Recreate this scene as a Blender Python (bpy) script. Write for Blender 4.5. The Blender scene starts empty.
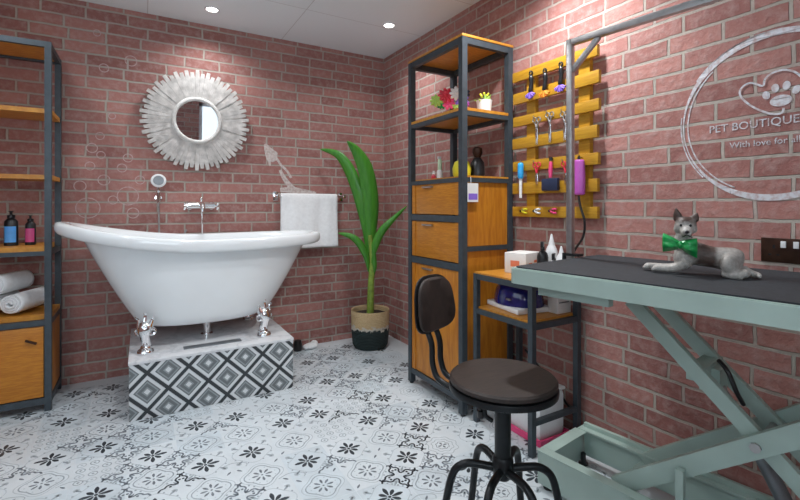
import bpy, bmesh, random
from math import *
from mathutils import Vector as V, Matrix as M, noise as MN
random.seed(7)
SC = bpy.context.scene
COL = SC.collection
# ------------------------------------------------------------------ camera geometry (room: corner at 0,0; wall_right x=0; wall_back y=0)
F = 440.0; CX = 400.0; HY = 206.0; YAW = radians(30.4)
CAM = V((-1.8326, -3.4011, 1.11))
FW = V((sin(YAW), cos(YAW), 0)); RT = V((cos(YAW), -sin(YAW), 0))
def ray(x, y): return FW + RT*((x-CX)/F) + V((0, 0, (HY-y)/F))
def on(x, y, ax, v):
    r = ray(x, y); return CAM + r*((v-CAM[ax])/r[ax])
def PX(x, y, v): return on(x, y, 0, v)
def PY(x, y, v): return on(x, y, 1, v)
def PZ(x, y, v): return on(x, y, 2, v)
def depth(p): return (V(p)-CAM).dot(FW)
H = 2.4
# ------------------------------------------------------------------ materials
def new_mat(name):
    m = bpy.data.materials.new(name); m.use_nodes = True
    nt = m.node_tree; b = nt.nodes['Principled BSDF']
    return m, nt, b
def nd(nt, t, **k):
    n = nt.nodes.new(t)
    for a, v in k.items(): setattr(n, a, v)
    return n
def math_(nt, op, a, b=None, c=None):
    n = nd(nt, 'ShaderNodeMath', operation=op)
    for i, v in enumerate((a, b, c)):
        if v is None: continue
        if isinstance(v, (int, float)): n.inputs[i].default_value = v
        else: nt.links.new(v, n.inputs[i])
    return n.outputs[0]
def mixc(nt, f, a, b):
    n = nd(nt, 'ShaderNodeMix', data_type='RGBA')
    for s, v in ((n.inputs[0], f), (n.inputs[6], a), (n.inputs[7], b)):
        if isinstance(v, (int, float)): s.default_value = v
        elif isinstance(v, tuple): s.default_value = (*v[:3], 1)
        else: nt.links.new(v, s)
    return n.outputs[2]
def noise_(nt, vec, scale, detail=3, rough=.5):
    n = nd(nt, 'ShaderNodeTexNoise'); n.inputs['Scale'].default_value = scale
    n.inputs['Detail'].default_value = detail; n.inputs['Roughness'].default_value = rough
    if vec is not None: nt.links.new(vec, n.inputs['Vector'])
    return n.outputs[0]
def ramp(nt, f, stops, const=False):
    n = nd(nt, 'ShaderNodeValToRGB'); nt.links.new(f, n.inputs[0]); r = n.color_ramp
    if const: r.interpolation = 'CONSTANT'
    while len(r.elements) < len(stops): r.elements.new(.5)
    for e, (p, c) in zip(r.elements, stops):
        e.position = p; e.color = (*c, 1) if isinstance(c, tuple) else (c, c, c, 1)
    return n.outputs[0]
def objc(nt): return nd(nt, 'ShaderNodeTexCoord').outputs['Object']
def bump(nt, b, h, dist=.002, strength=.6):
    n = nd(nt, 'ShaderNodeBump'); n.inputs['Distance'].default_value = dist; n.inputs['Strength'].default_value = strength
    nt.links.new(h, n.inputs['Height']); nt.links.new(n.outputs[0], b.inputs['Normal'])
def plain(name, c, rough=.5, metal=0, var=.12, scale=18, bmp=0, coat=0):
    m, nt, b = new_mat(name)
    o = objc(nt); n = noise_(nt, o, scale)
    lo = tuple(max(0, x*(1-var)) for x in c); hi = tuple(min(1, x*(1+var)) for x in c)
    nt.links.new(mixc(nt, ramp(nt, n, [(.3, 0.), (.7, 1.)]), lo, hi), b.inputs['Base Color'])
    b.inputs['Roughness'].default_value = rough; b.inputs['Metallic'].default_value = metal
    b.inputs['Coat Weight'].default_value = coat
    if bmp: bump(nt, b, noise_(nt, o, scale*12, 2), bmp, .5)
    return m
def wood(name, c1, c2, stretch=(3, 3, 26), rough=.4, sc=1.0, knots=True):
    m, nt, b = new_mat(name)
    mp = nd(nt, 'ShaderNodeMapping'); nt.links.new(objc(nt), mp.inputs[0]); mp.inputs['Scale'].default_value = tuple(s*sc for s in stretch)
    n1 = noise_(nt, mp.outputs[0], 1.6, 4, .6)
    w = math_(nt, 'FRACT', math_(nt, 'MULTIPLY', n1, 5.0))
    w2 = ramp(nt, w, [(0., 0.), (.5, 1.), (1., 0.)])
    n2 = noise_(nt, mp.outputs[0], 7, 3)
    f = math_(nt, 'ADD', math_(nt, 'MULTIPLY', w2, .45), math_(nt, 'MULTIPLY', n2, .6))
    nt.links.new(mixc(nt, f, c1, c2), b.inputs['Base Color'])
    b.inputs['Roughness'].default_value = rough
    bump(nt, b, f, .0008, .3)
    return m
def brick_nodes(nt, axis):
    sp = nd(nt, 'ShaderNodeSeparateXYZ'); o = objc(nt); nt.links.new(o, sp.inputs[0])
    nz = nd(nt, 'ShaderNodeTexNoise'); nz.inputs['Scale'].default_value = 9; nz.inputs['Detail'].default_value = 2; nt.links.new(o, nz.inputs['Vector'])
    s2 = nd(nt, 'ShaderNodeSeparateColor'); nt.links.new(nz.outputs[1], s2.inputs[0])
    u = math_(nt, 'ADD', sp.outputs[axis], math_(nt, 'MULTIPLY', math_(nt, 'SUBTRACT', s2.outputs[0], .5), .012))
    v = math_(nt, 'ADD', math_(nt, 'ADD', sp.outputs[2], .0267), math_(nt, 'MULTIPLY', math_(nt, 'SUBTRACT', s2.outputs[1], .5), .010))
    cb = nd(nt, 'ShaderNodeCombineXYZ'); nt.links.new(u, cb.inputs[0]); nt.links.new(v, cb.inputs[1])
    bk = nd(nt, 'ShaderNodeTexBrick'); nt.links.new(cb.outputs[0], bk.inputs['Vector'])
    bk.offset = .5; bk.offset_frequency = 2; bk.squash = .86; bk.squash_frequency = 3
    for k, val in (('Scale', 1), ('Mortar Size', .0068), ('Mortar Smooth', .25), ('Bias', 0), ('Brick Width', .225), ('Row Height', .0725)):
        bk.inputs[k].default_value = val
    return o, bk
BR1 = (.45, .205, .175); BR2 = (.285, .118, .102); MORT = (.44, .40, .345)
def brick_mat(name, axis):
    m, nt, b = new_mat(name); o, bk = brick_nodes(nt, axis)
    bk.inputs['Color1'].default_value = (*BR1, 1); bk.inputs['Color2'].default_value = (*BR2, 1); bk.inputs['Mortar'].default_value = (*MORT, 1)
    n = noise_(nt, o, 26, 4, .65)
    pale = mixc(nt, ramp(nt, n, [(.45, 0.), (.75, .55)]), bk.outputs[0], (.54, .40, .37))
    n2 = noise_(nt, o, 2.2, 2)
    dk = mixc(nt, ramp(nt, n2, [(.35, .25), (.6, 0.)]), pale, (.24, .10, .095))
    nt.links.new(dk, b.inputs['Base Color']); b.inputs['Roughness'].default_value = .85
    h = math_(nt, 'ADD', math_(nt, 'MULTIPLY', bk.outputs['Fac'], -1.0), math_(nt, 'MULTIPLY', n, .35))
    bump(nt, b, h, .016, 1.0)
    return m
def paint_on_brick(name, axis, c):
    m, nt, b = new_mat(name); o, bk = brick_nodes(nt, axis)
    n = noise_(nt, o, 60, 3)
    nt.links.new(mixc(nt, ramp(nt, n, [(.42, 0.), (.72, .75)]), c, (.42, .25, .23)), b.inputs['Base Color']); b.inputs['Roughness'].default_value = .7
    bump(nt, b, math_(nt, 'MULTIPLY', bk.outputs['Fac'], -1.0), .008, .8)
    return m
def emit(name, c, s):
    m, nt, b = new_mat(name); b.inputs['Base Color'].default_value = (*c, 1)
    b.inputs['Emission Color'].default_value = (*c, 1); b.inputs['Emission Strength'].default_value = s
    return m
MAT = dict(
    steel=plain('slate steel', (.056, .072, .086), .45, .3, .15, 30),
    wood=wood('honey wood', (.62, .255, .022), (.38, .115, .007), (3, 3, 26)),
    woodv=wood('honey wood upright', (.62, .25, .022), (.37, .11, .007), (9, 9, 1.2)),
    woodtop=wood('pine shelf', (.68, .32, .045), (.42, .15, .014), (4, 16, 4)),
    pallet=wood('varnished pallet pine', (.58, .32, .028), (.38, .18, .012), (2, 2.5, 26), .35),
    dkwood=wood('dark elm', (.040, .026, .021), (.015, .010, .009), (4, 18, 4), .55),
    black=plain('black metal', (.012, .014, .016), .38, .4, .2, 30),
    blackp=plain('black plastic', (.012, .012, .014), .3, 0, .2, 30),
    enamel=plain('white enamel', (.84, .87, .885), .12, 0, .02, 4, coat=.5),
    chrome=plain('chrome', (.86, .86, .87), .09, 1, .03, 10),
    alu=plain('brushed aluminium', (.44, .43, .43), .38, 1, .12, 40),
    whitewood=plain('whitewashed wood', (.60, .575, .55), .8, 0, .25, 22, .002),
    rope=plain('white rope rim', (.78, .76, .73), .8, 0, .08, 60, .003),
    mint=plain('mint grey powder coat', (.38, .49, .445), .42, .1, .06, 8),
    mat=plain('charcoal rubber mat', (.019, .023, .029), .8, 0, .25, 60, .0006),
    towel=plain('white terry', (.88, .89, .90), .95, 0, .05, 50, .003),
    marble=None,
    leaf=None, stem=plain('plant stem', (.22, .34, .05), .5, 0, .3, 30),
    soil=plain('soil', (.05, .035, .025), .95, 0, .4, 60, .004),
    white=plain('white plastic', (.80, .81, .82), .3, 0, .03, 20),
    card=plain('white card', (.78, .77, .75), .7, 0, .05, 20),
    blue=plain('deep blue gloss', (.012, .016, .15), .12, 0, .2, 10, coat=.6),
    cyan=plain('sky blue plastic', (.03, .36, .75), .3), pink=plain('pink plastic', (.80, .07, .22), .35),
    red=plain('red plastic', (.62, .03, .06), .35), purple=plain('magenta purple plastic', (.50, .10, .46), .35),
    violet=plain('violet fabric', (.25, .14, .62), .5), orange=plain('orange fabric', (.85, .28, .03), .5),
    yellow=plain('yellow plastic', (.72, .68, .04), .3), lime=plain('lime green', (.42, .62, .12), .5),
    green=plain('green satin', (.01, .30, .07), .3, 0, .3, 25), navy=plain('dark navy', (.02, .03, .07), .4),
    lblue=plain('blue label', (.10, .36, .80), .4), lpink=plain('pink label', (.72, .10, .30), .4),
    gpale=plain('pale green plastic', (.55, .72, .50), .3), amber=plain('amber print', (.75, .22, .12), .5),
    bronze=plain('antique bronze', (.060, .030, .020), .35, .7, .3, 30),
    greyp=plain('grey metal', (.22, .24, .26), .4, .5), ceil=plain('ceiling white', (.62, .64, .66), .8, 0, .02, 3),
    lamp=emit('downlight glow', (1, .98, .95), 9), pane=emit('daylit frosted pane', (.80, .92, 1.0), 1.1), left_fill_pane=emit('added left fill pane', (.80, .92, 1.0), 1.1), front_fill_pane=emit('added front fill pane', (.80, .92, 1.0), 4.6),  # last two panes are added glowing fill with no known source
    frame=plain('white window frame', (.75, .77, .79), .4),
    dark=plain('dark void', (.01, .01, .012), .8),
    brick_x=brick_mat('red brick back', 0), brick_y=brick_mat('red brick right', 1),
    paint_x=paint_on_brick('white wall paint back', 0, (.56, .42, .40)), paint_w=paint_on_brick('white wall paint spray', 0, (.66, .60, .57)), paint_y=paint_on_brick('white wall paint right', 1, (.68, .68, .72)),
)
def _marble():
    m, nt, b = new_mat('white marble'); o = objc(nt); n = noise_(nt, o, 5, 6, .6)
    nt.links.new(mixc(nt, ramp(nt, n, [(.45, 0.), (.5, .5), (.55, 0.)]), (.74, .75, .77), (.50, .52, .55)), b.inputs['Base Color'])
    b.inputs['Roughness'].default_value = .2; return m
MAT['marble'] = _marble()
def _leaf():
    m, nt, b = new_mat('palm leaf'); o = objc(nt)
    mp = nd(nt, 'ShaderNodeMapping'); nt.links.new(o, mp.inputs[0]); mp.inputs['Scale'].default_value = (60, 60, 6)
    n = noise_(nt, mp.outputs[0], 1, 3)
    nt.links.new(mixc(nt, n, (.02, .17, .012), (.10, .36, .035)), b.inputs['Base Color']); b.inputs['Roughness'].default_value = .35
    b.inputs['Subsurface Weight'].default_value = 0; return m
MAT['leaf'] = _leaf()
def _mirror():
    m, nt, b = new_mat('mirror silver'); b.inputs['Metallic'].default_value = 1; b.inputs['Roughness'].default_value = .01
    n = noise_(nt, objc(nt), 4); nt.links.new(mixc(nt, n, (.86, .87, .88), (.88, .89, .90)), b.inputs['Base Color']); return m
MAT['mirror'] = _mirror()
def _diamond():
    m, nt, b = new_mat('concentric diamond tile'); sp = nd(nt, 'ShaderNodeSeparateXYZ'); nt.links.new(objc(nt), sp.inputs[0])
    ux = math_(nt, 'DIVIDE', math_(nt, 'ADD', sp.outputs[0], math_(nt, 'MULTIPLY', sp.outputs[1], 1.0)), .197)
    uz = math_(nt, 'DIVIDE', sp.outputs[2], .197)
    p = math_(nt, 'FRACT', math_(nt, 'ADD', math_(nt, 'ADD', ux, uz), 50.5)); q = math_(nt, 'FRACT', math_(nt, 'ADD', math_(nt, 'SUBTRACT', ux, uz), 50.5))
    a = math_(nt, 'ABSOLUTE', math_(nt, 'SUBTRACT', p, .5)); c = math_(nt, 'ABSOLUTE', math_(nt, 'SUBTRACT', q, .5))
    d = math_(nt, 'MULTIPLY', math_(nt, 'MAXIMUM', a, c), 2.0)
    W = (.66, .69, .71); G = (.15, .17, .18); L = (.29, .32, .335); K = (.030, .037, .043)
    col = ramp(nt, d, [(0., W), (.16, L), (.26, G), (.46, L), (.55, G), (.64, W), (.83, (.5, .53, .55)), (.875, K)], True)
    nt.links.new(col, b.inputs['Base Color']); b.inputs['Roughness'].default_value = .35
    return m
MAT['diamond'] = _diamond()
def _basket():
    m, nt, b = new_mat('woven basket'); o = objc(nt); sp = nd(nt, 'ShaderNodeSeparateXYZ'); nt.links.new(o, sp.inputs[0])
    n = noise_(nt, o, 30, 2); zz = math_(nt, 'ADD', sp.outputs[2], math_(nt, 'MULTIPLY', math_(nt, 'SUBTRACT', n, .5), .09))
    wv = noise_(nt, o, 90, 2)
    tan_ = mixc(nt, wv, (.50, .34, .16), (.70, .54, .32))
    f1 = ramp(nt, zz, [(.150, 0.), (.158, 1.)]); f2 = ramp(nt, zz, [(.172, 0.), (.180, 1.)])
    band = mixc(nt, f2, (.62, .58, .50), tan_)
    nt.links.new(mixc(nt, f1, (.016, .030, .030), band), b.inputs['Base Color']); b.inputs['Roughness'].default_value = .9
    w = nd(nt, 'ShaderNodeTexWave'); w.bands_direction = 'Z'; w.inputs['Scale'].default_value = 26; w.inputs['Distortion'].default_value = 3; nt.links.new(o, w.inputs['Vector'])
    bump(nt, b, w.outputs[1], .006, .7); return m
MAT['basket'] = _basket()
# ------------------------------------------------------------------ mesh builder
ORG = {}
class MB:
    def __init__(s): s.bm = bmesh.new(); s.mi = 0
    def _f(s, vs):
        try: f = s.bm.faces.new(vs); f.material_index = s.mi; return f
        except ValueError: return None
    def box(s, c, d, R=None, bev=0):
        t = bmesh.new(); bmesh.ops.create_cube(t, size=1)
        for v in t.verts: v.co = V((v.co.x*d[0], v.co.y*d[1], v.co.z*d[2]))
        if bev: bmesh.ops.bevel(t, geom=t.edges[:], offset=bev, segments=2, affect='EDGES', profile=.6)
        for v in t.verts: v.co = (R @ v.co if R else v.co) + V(c)
        return s.add(t)
    def bx(s, x0, x1, y0, y1, z0, z1, bev=0): return s.box(((x0+x1)/2, (y0+y1)/2, (z0+z1)/2), (abs(x1-x0), abs(y1-y0), abs(z1-z0)), None, bev)
    def add(s, t):
        mp = {v: s.bm.verts.new(v.co) for v in t.verts}
        for f in t.faces: s._f([mp[v] for v in f.verts])
        t.free(); return s
    def bar(s, p, q, w, h, up=(0, 0, 1), bev=0):
        p, q = V(p), V(q); z = (q-p); L = z.length; z.normalize(); up = V(up)
        x = up.cross(z)
        if x.length < 1e-4: x = V((1, 0, 0)).cross(z)
        x.normalize(); y = z.cross(x)
        R = M((x, y, z)).transposed()
        return s.box((p+q)/2, (w, h, L), R, bev)
    def tube(s, pts, r, seg=12, caps=True, flat=1.0):
        pts = [V(p) for p in pts]; n = len(pts)
        rs = r if isinstance(r, (list, tuple)) else [r]*n
        T = [(pts[min(i+1, n-1)]-pts[max(i-1, 0)]).normalized() for i in range(n)]
        a = V((0, 0, 1)) if abs(T[0].z) < .9 else V((1, 0, 0)); x = a.cross(T[0]).normalized()
        rings = []
        for i in range(n):
            if i:
                ax = T[i-1].cross(T[i])
                if ax.length > 1e-6: x = M.Rotation(T[i-1].angle(T[i]), 3, ax) @ x
            x = (x - T[i]*x.dot(T[i])).normalized(); y = T[i].cross(x)
            rings.append([s.bm.verts.new(pts[i]+(x*cos(2*pi*k/seg)+y*sin(2*pi*k/seg)*flat)*rs[i]) for k in range(seg)])
        for A, B in zip(rings, rings[1:]):
            for k in range(seg): s._f([A[k], A[(k+1) % seg], B[(k+1) % seg], B[k]])
        if caps: s._f(rings[0][::-1]); s._f(rings[-1])
        return s
    def cyl(s, p, q, r, r2=None, seg=20): return s.tube([p, q], [r, r if r2 is None else r2], seg)
    def lathe(s, prof, c=(0, 0, 0), seg=32, sx=1, sy=1, R=None):
        c = V(c); rings = []
        for r, z in prof:
            if r < 1e-6: rings.append([s.bm.verts.new(c+(R @ V((0, 0, z)) if R else V((0, 0, z))))])
            else:
                row = []
                for k in range(seg):
                    p = V((r*sx*cos(2*pi*k/seg), r*sy*sin(2*pi*k/seg), z)); row.append(s.bm.verts.new(c+(R @ p if R else p)))
                rings.append(row)
        for A, B in zip(rings, rings[1:]):
            for k in range(seg):
                k2 = (k+1) % seg
                if len(A) == 1 and len(B) == 1: continue
                if len(A) == 1: s._f([A[0], B[k2], B[k]])
                elif len(B) == 1: s._f([A[k], A[k2], B[0]])
                else: s._f([A[k], A[k2], B[k2], B[k]])
        return s
    def ball(s, c, r, seg=16, R=None):
        r = r if isinstance(r, (tuple, list)) else (r, r, r)
        t = bmesh.new(); bmesh.ops.create_uvsphere(t, u_segments=seg, v_segments=max(6, seg//2), radius=1)
        for v in t.verts:
            p = V((v.co.x*r[0], v.co.y*r[1], v.co.z*r[2])); v.co = (R @ p if R else p)+V(c)
        return s.add(t)
    def torus(s, c, R_, r, axis='z', seg=36, s2=10, Rm=None):
        pts = []
        rows = []
        for i in range(seg):
            a = 2*pi*i/seg; row = []
            for j in range(s2):
                b = 2*pi*j/s2; p = V(((R_+r*cos(b))*cos(a), (R_+r*cos(b))*sin(a), r*sin(b)))
                if axis == 'y': p = V((p.x, p.z, p.y))
                if axis == 'x': p = V((p.z, p.x, p.y))
                if Rm: p = Rm @ p
                row.append(s.bm.verts.new(V(c)+p))
            rows.append(row)
        for i in range(seg):
            for j in range(s2): s._f([rows[i][j], rows[(i+1) % seg][j], rows[(i+1) % seg][(j+1) % s2], rows[i][(j+1) % s2]])
        return s
    def grid(s, fn, nu, nv):
        g = [[s.bm.verts.new(fn(i/nu, j/nv)) for j in range(nv+1)] for i in range(nu+1)]
        for i in range(nu):
            for j in range(nv): s._f([g[i][j], g[i+1][j], g[i+1][j+1], g[i][j+1]])
        return s
    def poly(s, pts): s._f([s.bm.verts.new(V(p)) for p in pts]); return s
    def prism(s, pts, d):
        a = [s.bm.verts.new(V(p)) for p in pts]; b = [s.bm.verts.new(V(p)+V(d)) for p in pts]; n = len(pts)
        s._f(a[::-1]); s._f(b)
        for i in range(n): s._f([a[i], a[(i+1) % n], b[(i+1) % n], b[i]])
        return s
    def build(s, name, mats, parent=None, loc=None, local=False, recalc=True, smooth=True):
        bm = s.bm
        org = V(ORG[parent.name]) if parent else V(loc or (0, 0, 0))
        if not local: bmesh.ops.translate(bm, verts=bm.verts[:], vec=-org)
        if recalc: bmesh.ops.recalc_face_normals(bm, faces=bm.faces[:])
        if smooth:
            for f in bm.faces: f.smooth = True
            for e in bm.edges:
                if len(e.link_faces) == 2 and e.calc_face_angle(0) > .7: e.smooth = False
        me = bpy.data.meshes.new(name); bm.to_mesh(me); bm.free()
        for m in (mats if isinstance(mats, list) else [mats]): me.materials.append(MAT[m] if isinstance(m, str) else m)
        o = bpy.data.objects.new(name, me); COL.objects.link(o)
        if parent: o.parent = parent
        else: o.location = org
        ORG[o.name] = org
        return o
def tag(o, label=None, cat=None, group=None, kind=None):
    if label: o['label'] = label
    if cat: o['category'] = cat
    if group: o['group'] = group
    if kind: o['kind'] = kind
    return o
def thing(name, label, cat, loc, group=None, rz=0):
    o = bpy.data.objects.new(name, None); COL.objects.link(o); o.location = loc; o.rotation_euler = (0, 0, rz); o.empty_display_size = .05
    ORG[o.name] = V(loc); return tag(o, label, cat, group)
def struct(mb, name, mats, **k): return tag(mb.build(name, mats, **k), kind='structure')
def mod_sub(o, n=1): m = o.modifiers.new('s', 'SUBSURF'); m.levels = n; m.render_levels = n
def mod_solid(o, t): m = o.modifiers.new('t', 'SOLIDIFY'); m.thickness = t; m.offset = 0
def copy_tree(o, parent=None):
    c = o.copy(); COL.objects.link(c); c.parent = parent; ORG[c.name] = V(ORG[o.name])
    for ch in [x for x in o.children]: copy_tree(ch, c)
    return c
def bez(ps, n=16):
    ps = [V(p) for p in ps]; out = []
    for i in range(n+1):
        t = i/n; q = ps[:]
        while len(q) > 1: q = [a.lerp(b, t) for a, b in zip(q, q[1:])]
        out.append(q[0])
    return out
def smooth_path(ps, n=6):
    ps = [V(p) for p in ps]; out = []
    P = [ps[0]]+ps+[ps[-1]]
    for i in range(1, len(P)-2):
        a, b, c, d = P[i-1:i+3]
        for k in range(n):
            t = k/n; out.append(.5*((2*b)+(c-a)*t+(2*a-5*b+4*c-d)*t*t+(3*b-a-3*c+d)*t**3))
    out.append(ps[-1]); return out
# ------------------------------------------------------------------ room shell
XL, YF = -3.5, -4.7
m = MB(); m.bx(XL-.1, .1, 0, .1, 0, H); struct(m, 'wall_back', 'brick_x')
m = MB(); m.bx(0, .1, YF, 0, 0, H); struct(m, 'wall_right', 'brick_y')
# front wall with a window opening plus an added one, left wall with an added one
m = MB(); wx0, wx1, wz0, wz1 = -1.02, -.12, 1.15, 2.26
ux0, ux1, uz0, uz1 = -3.25, -1.75, 1.05, 2.26
m.bx(XL-.1, ux0, YF-.1, YF, 0, H); m.bx(ux1, wx0, YF-.1, YF, 0, H); m.bx(ux0, ux1, YF-.1, YF, 0, uz0); m.bx(ux0, ux1, YF-.1, YF, uz1, H); m.bx(wx1, .1, YF-.1, YF, 0, H); m.bx(wx0, wx1, YF-.1, YF, 0, wz0); m.bx(wx0, wx1, YF-.1, YF, wz1, H); struct(m, 'wall_front', 'brick_x')
m = MB(); vy0, vy1, vz0, vz1 = -3.8, -1.5, 1.25, 2.25
m.bx(XL-.1, XL, YF, vy0, 0, H); m.bx(XL-.1, XL, vy1, 0, 0, H); m.bx(XL-.1, XL, vy0, vy1, 0, vz0); m.bx(XL-.1, XL, vy0, vy1, vz1, H); struct(m, 'wall_left', 'brick_y')
def window(n, horiz, a0, a1, z0, z1, at, pm='pane'):
    root = bpy.data.objects.new('window_%d' % n, None); COL.objects.link(root); tag(root, kind='structure')
    root.location = ((a0+a1)/2, at, z0) if horiz else (at, (a0+a1)/2, z0); ORG[root.name] = V(root.location)
    f = MB(); w = .05
    def bb(mb, p0, p1, q0, q1, t0, t1): (mb.bx(p0, p1, at-t1, at-t0, q0, q1) if horiz else mb.bx(at-t1, at-t0, p0, p1, q0, q1))
    bb(f, a0, a0+w, z0, z1, .01, .08); bb(f, a1-w, a1, z0, z1, .01, .08); bb(f, a0, a1, z0, z0+w, .01, .08); bb(f, a0, a1, z1-w, z1, .01, .08)
    c = (a0+a1)/2; bb(f, c-.025, c+.025, z0, z1, .01, .08)
    f.build('window_frame', 'frame', root)
    p = MB(); bb(p, a0+w*.5, a1-w*.5, z0+w*.5, z1-w*.5, .05, .06); p.build('pane', pm, root)
window(1, True, wx0, wx1, wz0, wz1, YF); window(2, False, vy0, vy1, vz0, vz1, XL, 'left_fill_pane'); window(3, True, ux0, ux1, uz0, uz1, YF, 'front_fill_pane')  # second and third are added glowing panes lighting table, rack and bath
# ceiling with panel joints
m = MB(); m.bx(XL-.1, .1, YF-.1, .1, H, H+.08)
def ceil_mat():
    mt, nt, b = new_mat('ceiling panels'); sp = nd(nt, 'ShaderNodeSeparateXYZ'); nt.links.new(objc(nt), sp.inputs[0])
    cb = nd(nt, 'ShaderNodeCombineXYZ'); nt.links.new(sp.outputs[0], cb.inputs[0]); nt.links.new(sp.outputs[1], cb.inputs[1])
    bk = nd(nt, 'ShaderNodeTexBrick'); nt.links.new(cb.outputs[0], bk.inputs['Vector']); bk.offset = 0
    for k, v in (('Scale', 1), ('Mortar Size', .003), ('Mortar Smooth', .4), ('Brick Width', .9), ('Row Height', .6)): bk.inputs[k].default_value = v
    bk.inputs['Color1'].default_value = (.86, .92, .95, 1); bk.inputs['Color2'].default_value = (.84, .90, .93, 1); bk.inputs['Mortar'].default_value = (.60, .62, .63, 1)
    nt.links.new(bk.outputs[0], b.inputs['Base Color']); b.inputs['Roughness'].default_value = .7; return mt
struct(m, 'ceiling', ceil_mat())
# ------------------------------------------------------------------ patterned floor: one mesh, printed motifs as inlaid faces
FM = [plain('floor tile white', (.635, .69, .72), .30, 0, .05, 6), plain('floor print black', (.035, .045, .055), .35, 0, .3, 60), plain('floor print grey', (.33, .385, .42), .33, 0, .15, 40),
      plain('floor print pale', (.46, .515, .55), .33, 0, .1, 40), plain('floor tile bluish', (.58, .65, .69), .30, 0, .07, 8), plain('floor print slate', (.17, .20, .23), .35, 0, .3, 50)]
fl = MB(); fl.bx(XL-.1, .1, YF-.1, .1, -.1, 0)
T = .1935; X0 = -.63; Y0 = -1.16
def petal(cx, cy, ang, r0, r1, w, z, mi):
    fl.mi = mi; c, s_ = cos(ang), sin(ang); pts = []
    for t, ww in ((0, .25), (.35, .85), (.65, 1), (.88, .6), (1, 0), (.88, -.6), (.65, -1), (.35, -.85), (0, -.25)):
        r = r0+(r1-r0)*t; q = ww*w*.5; pts.append((cx+r*c-q*s_, cy+r*s_+q*c, z))
    fl.poly(pts)
def stroke(pts, w, z, mi):
    fl.mi = mi; n = len(pts); L = []; Rr = []
    for i in range(n):
        a = V(pts[max(i-1, 0)]); b = V(pts[min(i+1, n-1)]); d = (b-a).normalized(); q = V((-d.y, d.x))
        ww = (w[i] if isinstance(w, list) else w)*.5; p = V(pts[i]); L.append(p+q*ww); Rr.append(p-q*ww)
    vL = [fl.bm.verts.new((p.x, p.y, z)) for p in L]; vR = [fl.bm.verts.new((p.x, p.y, z)) for p in Rr]
    for i in range(n-1): fl._f([vR[i], vR[i+1], vL[i+1], vL[i]])
def ringm(cx, cy, r, w, z, mi, lobes=4, amp=.12, n=40, rot=0):
    pts = [V((cx+r*(1+amp*cos(lobes*(2*pi*k/n)+rot))*cos(2*pi*k/n), cy+r*(1+amp*cos(lobes*(2*pi*k/n)+rot))*sin(2*pi*k/n))) for k in range(n+1)]
    stroke(pts, w, z, mi)
def disc(cx, cy, r, z, mi, n=8):
    fl.mi = mi; fl.poly([(cx+r*cos(2*pi*k/n), cy+r*sin(2*pi*k/n), z) for k in range(n)])
Z1, Z2, Z3 = .0004, .0007, .0010
def par(i, j):
    o = (i in (3, 4)) or i in (8, 9) or (i in (1, 2) and j < 0)
    return (i+j+(1 if o else 0)) % 2
rf = random.Random(3)
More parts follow.
